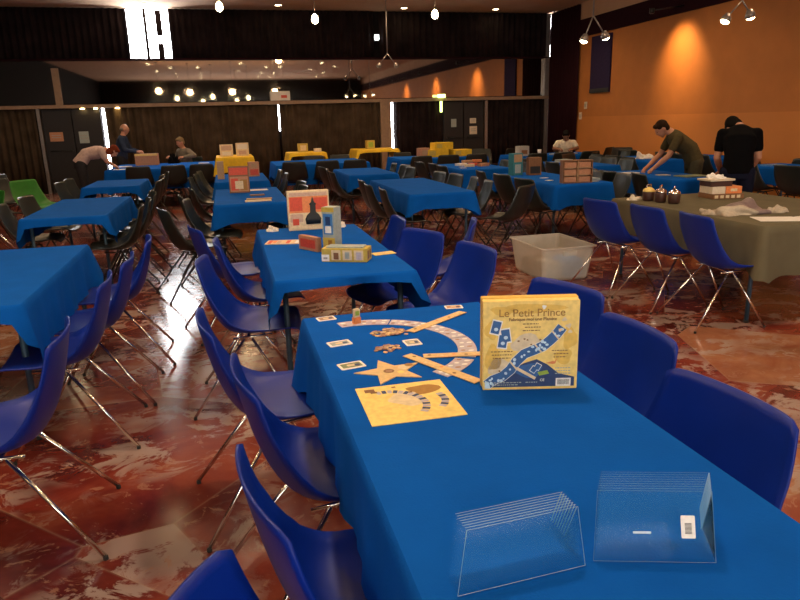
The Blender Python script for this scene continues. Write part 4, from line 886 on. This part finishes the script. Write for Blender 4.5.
def person(loc, rz, lab, J, skin, shirt, pants, hair, sleeve='short', hairlen=0, shirt_name='t_shirt', vox=.011, bald=False, size=1.0):
    """J holds joints in local metres: the figure faces +y; s = side (+x right)"""
    e = empty('person', loc, R(rz), lab, 'person')
    V = Vector; g = {k: (V(v) if not isinstance(v, list) else v) for k, v in J.items()}
    side = V((1, 0, 0)); pel, ch, nk = g['pelvis'], g['chest'], g['neck']; hd = g['head']; fdir = g['face'].normalized()
    mid = pel.lerp(ch, .5)+V(J.get('bulge', (0, 0, 0)))
    b = MB()
    torso(b, [pel-V((0, 0, .06)), pel, mid, ch, ch.lerp(nk, .6), nk], side, [(.13, .10), (.155, .115), (.135, .105), (.165, .115), (.13, .085), (.06, .055)], skin)
    limb(b, [nk-(nk-ch)*.2, nk, nk.lerp(hd, .5)], [.065, .056, .052], skin)
    up = (hd-nk); up = (up-fdir*up.dot(fdir)).normalized(); sd = fdir.cross(up).normalized()
    X = Matrix.Translation(hd) @ Matrix((sd, fdir, up)).transposed().to_4x4()
    b.ball((0, -.012, .015), (.074, .092, .098), skin, X, 16); b.ball((0, .035, -.045), (.052, .052, .062), skin, X, 14); b.ball((0, .05, -.095), (.026, .022, .02), skin, X, 10)
    b.ball((0, .094, -.012), (.012, .018, .022), skin, X, 10); b.ball((0, .085, .02), (.010, .014, .03), skin, X, 10)
    for s in (-1, 1): b.ball((s*.076, -.005, -.005), (.010, .020, .032), skin, X, 10); b.ball((s*.03, .075, -.02), (.02, .016, .016), skin, X, 8)
    sh = MB(); 
    torso(sh, [pel-(mid-pel).normalized()*.05, pel, mid, ch, ch.lerp(nk, .65), nk-(nk-ch).normalized()*.012], side, [(.165, .128), (.168, .128), (.152, .122), (.182, .132), (.145, .10), (.075, .068)], shirt)
    for s, nm_ in ((-1, 'l'), (1, 'r')):
        so = ch.lerp(nk, .45)+side*s*.175; el, wr_, hip, kn, an = g['elbow_'+nm_], g['wrist_'+nm_], pel+side*s*.09-V((0, 0, .03)), g['knee_'+nm_], g['ankle_'+nm_]
        limb(b, [ch.lerp(nk, .35)+side*s*.09, so, so.lerp(el, .5), el, el.lerp(wr_, .35), wr_], [.07, .058, .047, .039, .041, .027], skin)
        d = (wr_-el).normalized(); dn = V(J.get('palm', (0, 0, -1))); lat = d.cross(dn).normalized() if abs(d.dot(dn)) < .95 else side.copy(); nor = lat.cross(d).normalized()
        if nor.dot(dn) < 0: nor = -nor
        pc = wr_+d*.045
        limb(b, [wr_, pc, wr_+d*.085], [.027, .030, .026], skin, 10)
        for k, (off, ln) in enumerate(((-.030, .068), (-.010, .078), (.010, .074), (.028, .058))):
            p0 = wr_+d*.075+lat*off; p1 = p0+(d*.85+nor*.35).normalized()*ln*.45+lat*off*.25; p2 = p1+(d*.5+nor*.8).normalized()*ln*.35; p3 = p2+(d*.2+nor*.9).normalized()*ln*.22
            limb(b, [p0, p1, p2, p3], [.0105, .0095, .0085, .0075], skin, 8)
        t0 = wr_+d*.025-lat*s*.022; t1 = t0+(d*.5-lat*s*.8+nor*.3).normalized()*.04; t2 = t1+(d*.8-lat*s*.2+nor*.4).normalized()*.032
        limb(b, [t0, t1, t2], [.014, .0115, .009], skin, 8)
        limb(b, [hip, hip.lerp(kn, .5), kn, kn.lerp(an, .35), an], [.088, .075, .055, .054, .036], skin)
        toe = an+V((0, .15, -an.z+.035 if an.z < .2 else -.05))
        limb(b, [an, an+V((0, -.03, -.04)), toe], [.036, .035, .028], skin)
        q = .46 if sleeve == 'short' else 1
        if sleeve == 'short': limb(sh, [ch.lerp(nk, .35)+side*s*.09, so, so.lerp(el, .6)], [.080, .068, .060], shirt)
        else: limb(sh, [ch.lerp(nk, .35)+side*s*.09, so, so.lerp(el, .5), el, el.lerp(wr_, .9)], [.085, .076, .064, .056, .042], shirt)
    bo = remesh(b, 'body', e, vox, 3)
    remesh(sh, shirt_name, e, vox*1.1, 5)
    pt = MB(); torso(pt, [pel-V((0, 0, .10)), pel-V((0, 0, .02)), pel+(mid-pel)*.25], side, [(.15, .125), (.163, .124), (.155, .118)], pants)
    for s, nm_ in ((-1, 'l'), (1, 'r')):
        hip, kn, an = pel+side*s*.09-V((0, 0, .03)), g['knee_'+nm_], g['ankle_'+nm_]; limb(pt, [hip, hip.lerp(kn, .5), kn, kn.lerp(an, .5), an+V((0, 0, .03))], [.102, .09, .070, .066, .058], pants)
    remesh(pt, 'trousers', e, vox*1.2, 5)
    for nm_ in ('l', 'r'):
        an = g['ankle_'+nm_]; z0 = max(an.z-.09, 0.0); so = MB(); so.ball((an.x, an.y-.01, z0+.045), (.045, .055, .044), 'shoe'); so.ball((an.x, an.y+.11, z0+.034), (.046, .085, .033), 'shoe'); so.box(an.x-.04, an.x+.04, an.y-.05, an.y+.17, z0+.003, z0+.02, 'shoe'); remesh(so, 'shoe', e, .010, 3)
    h = MB()
    if bald:
        h.ball((0, -.055, -.01), (.078, .052, .055), hair, X, 14)
        for s in (-1, 1): h.ball((s*.066, -.03, -.005), (.018, .04, .035), hair, X, 10)
    else:
        h.ball((0, -.022, .034), (.082, .094, .090), hair, X, 16); h.ball((0, -.055, -.02), (.074, .055, .065), hair, X, 14); h.ball((0, .045, .082), (.058, .040, .030), hair, X, 12)
        if hairlen: h.ball((0, -.06, -.07), (.080, .055, .10), hair, X, 14); [h.ball((s*.068, -.02, -.05), (.022, .05, .08), hair, X, 10) for s in (-1, 1)]
    remesh(h, 'hair', e, .009, 2)
    for s in (-1, 1): MB().ball((s*.030, .084, .006), (.010, .006, .006), 'eye', X, 8).build('eye', e)
    MB().ball((0, .086, -.052), (.022, .008, .006), 'lips', X, 8).build('mouth', e)
    e.scale = (size,)*3
    return e, X
# olive man bending to the left over table M (faces -x => rz 90)
person((6.15, 7.98, 0), 72, 'man in an olive t-shirt bending left over a table before the orange wall', dict(pelvis=(0, 0, .94), chest=(0, .24, 1.22), neck=(0, .37, 1.37), head=(0, .49, 1.41), face=(0, .72, -.62), bulge=(0, -.04, .04),
    elbow_l=(-.21, .43, 1.04), wrist_l=(-.14, .60, .87), elbow_r=(.21, .42, 1.04), wrist_r=(.11, .62, .87), knee_l=(-.10, .03, .50), ankle_l=(-.12, -.08, .09), knee_r=(.10, -.02, .50), ankle_r=(.13, -.14, .09)), 'skin', 'tee_olive', 'trousers_olive', 'hair_brown', size=.94)
# black t-shirt man standing with bowed head, back to the camera
person((5.47, 6.36, 0), -34, 'man in a black t-shirt standing with bowed head, back to the camera', dict(pelvis=(0, 0, .93), chest=(0, .07, 1.26), neck=(0, .20, 1.40), head=(-.05, .30, 1.40), face=(0, .62, -.78), bulge=(0, -.02, 0),
    elbow_l=(-.215, .12, 1.06), wrist_l=(-.15, .30, .90), elbow_r=(.215, .12, 1.06), wrist_r=(.15, .30, .90), knee_l=(-.10, .03, .49), ankle_l=(-.12, -.03, .09), knee_r=(.10, .03, .49), ankle_r=(.12, -.03, .09)), 'skin', 'tee_black', 'jeans_navy', 'hair_black', size=.97)
# woman bending to the right over table J1
person((-2.70, 14.35, 0), -78, 'woman with red hair in a pale pink t-shirt bending over the left back table', dict(pelvis=(0, -.02, .90), chest=(0, .30, 1.08), neck=(0, .46, 1.12), head=(0, .60, 1.09), face=(0, .5, -.8), bulge=(0, -.03, .06),
    elbow_l=(-.22, .46, .90), wrist_l=(-.15, .56, .83), elbow_r=(.22, .46, .90), wrist_r=(.15, .56, .83), knee_l=(-.10, .03, .48), ankle_l=(-.12, -.06, .09), knee_r=(.10, .0, .48), ankle_r=(.12, -.10, .09)), 'skin_pale', 'tee_pink', 'jeans_dark', 'hair_red', hairlen=1)
person((-2.28, 16.75, 0), -95, 'balding man in a dark navy shirt standing behind the left back table', dict(pelvis=(0, 0, .88), chest=(0, .05, 1.20), neck=(0, .09, 1.38), head=(0, .14, 1.50), face=(0, .9, -.25),
    elbow_l=(-.24, .14, 1.04), wrist_l=(-.14, .36, 1.0), elbow_r=(.24, .14, 1.04), wrist_r=(.14, .36, 1.0), knee_l=(-.10, .03, .48), ankle_l=(-.11, -.02, .09), knee_r=(.10, .03, .48), ankle_r=(.11, -.02, .09)), 'skin', 'shirt_navy', 'jeans_dark', 'hair_grey', 'long', 0, 'shirt', .013, True)
person((-.86, 16.95, 0), 130, 'person in a grey jacket sitting behind the left back table', dict(pelvis=(0, 0, .56), chest=(0, .06, .88), neck=(0, .10, 1.05), head=(0, .16, 1.17), face=(0, .9, -.3),
    elbow_l=(-.30, .02, .86), wrist_l=(-.20, .26, .84), elbow_r=(.28, .10, .80), wrist_r=(.18, .34, .84), knee_l=(-.12, .42, .50), ankle_l=(-.12, .40, .09), knee_r=(.12, .42, .50), ankle_r=(.12, .40, .09)), 'skin', 'jacket_grey', 'jeans_dark', 'hair_sand', 'long', 0, 'jacket', .013)
person((7.75, 14.62, 0), 152, 'man in a white t-shirt sitting at the dark back table with bowed head', dict(pelvis=(0, 0, .56), chest=(0, .10, .86), neck=(0, .17, 1.01), head=(0, .25, 1.09), face=(0, .8, -.6),
    elbow_l=(-.27, .20, .80), wrist_l=(-.14, .42, .79), elbow_r=(.27, .20, .80), wrist_r=(.14, .42, .79), knee_l=(-.12, .42, .50), ankle_l=(-.12, .40, .09), knee_r=(.12, .42, .50), ankle_r=(.12, .40, .09)), 'skin_dark', 'tee_white', 'jeans_dark', 'hair_black', vox=.013)
chair('dark', -.84, 16.98, 130, 'dark shell chair the person in the grey jacket sits on')
chair('dark', 7.75, 14.60, 168, 'dark shell chair the man in white sits on')
bpy.context.view_layer.update()
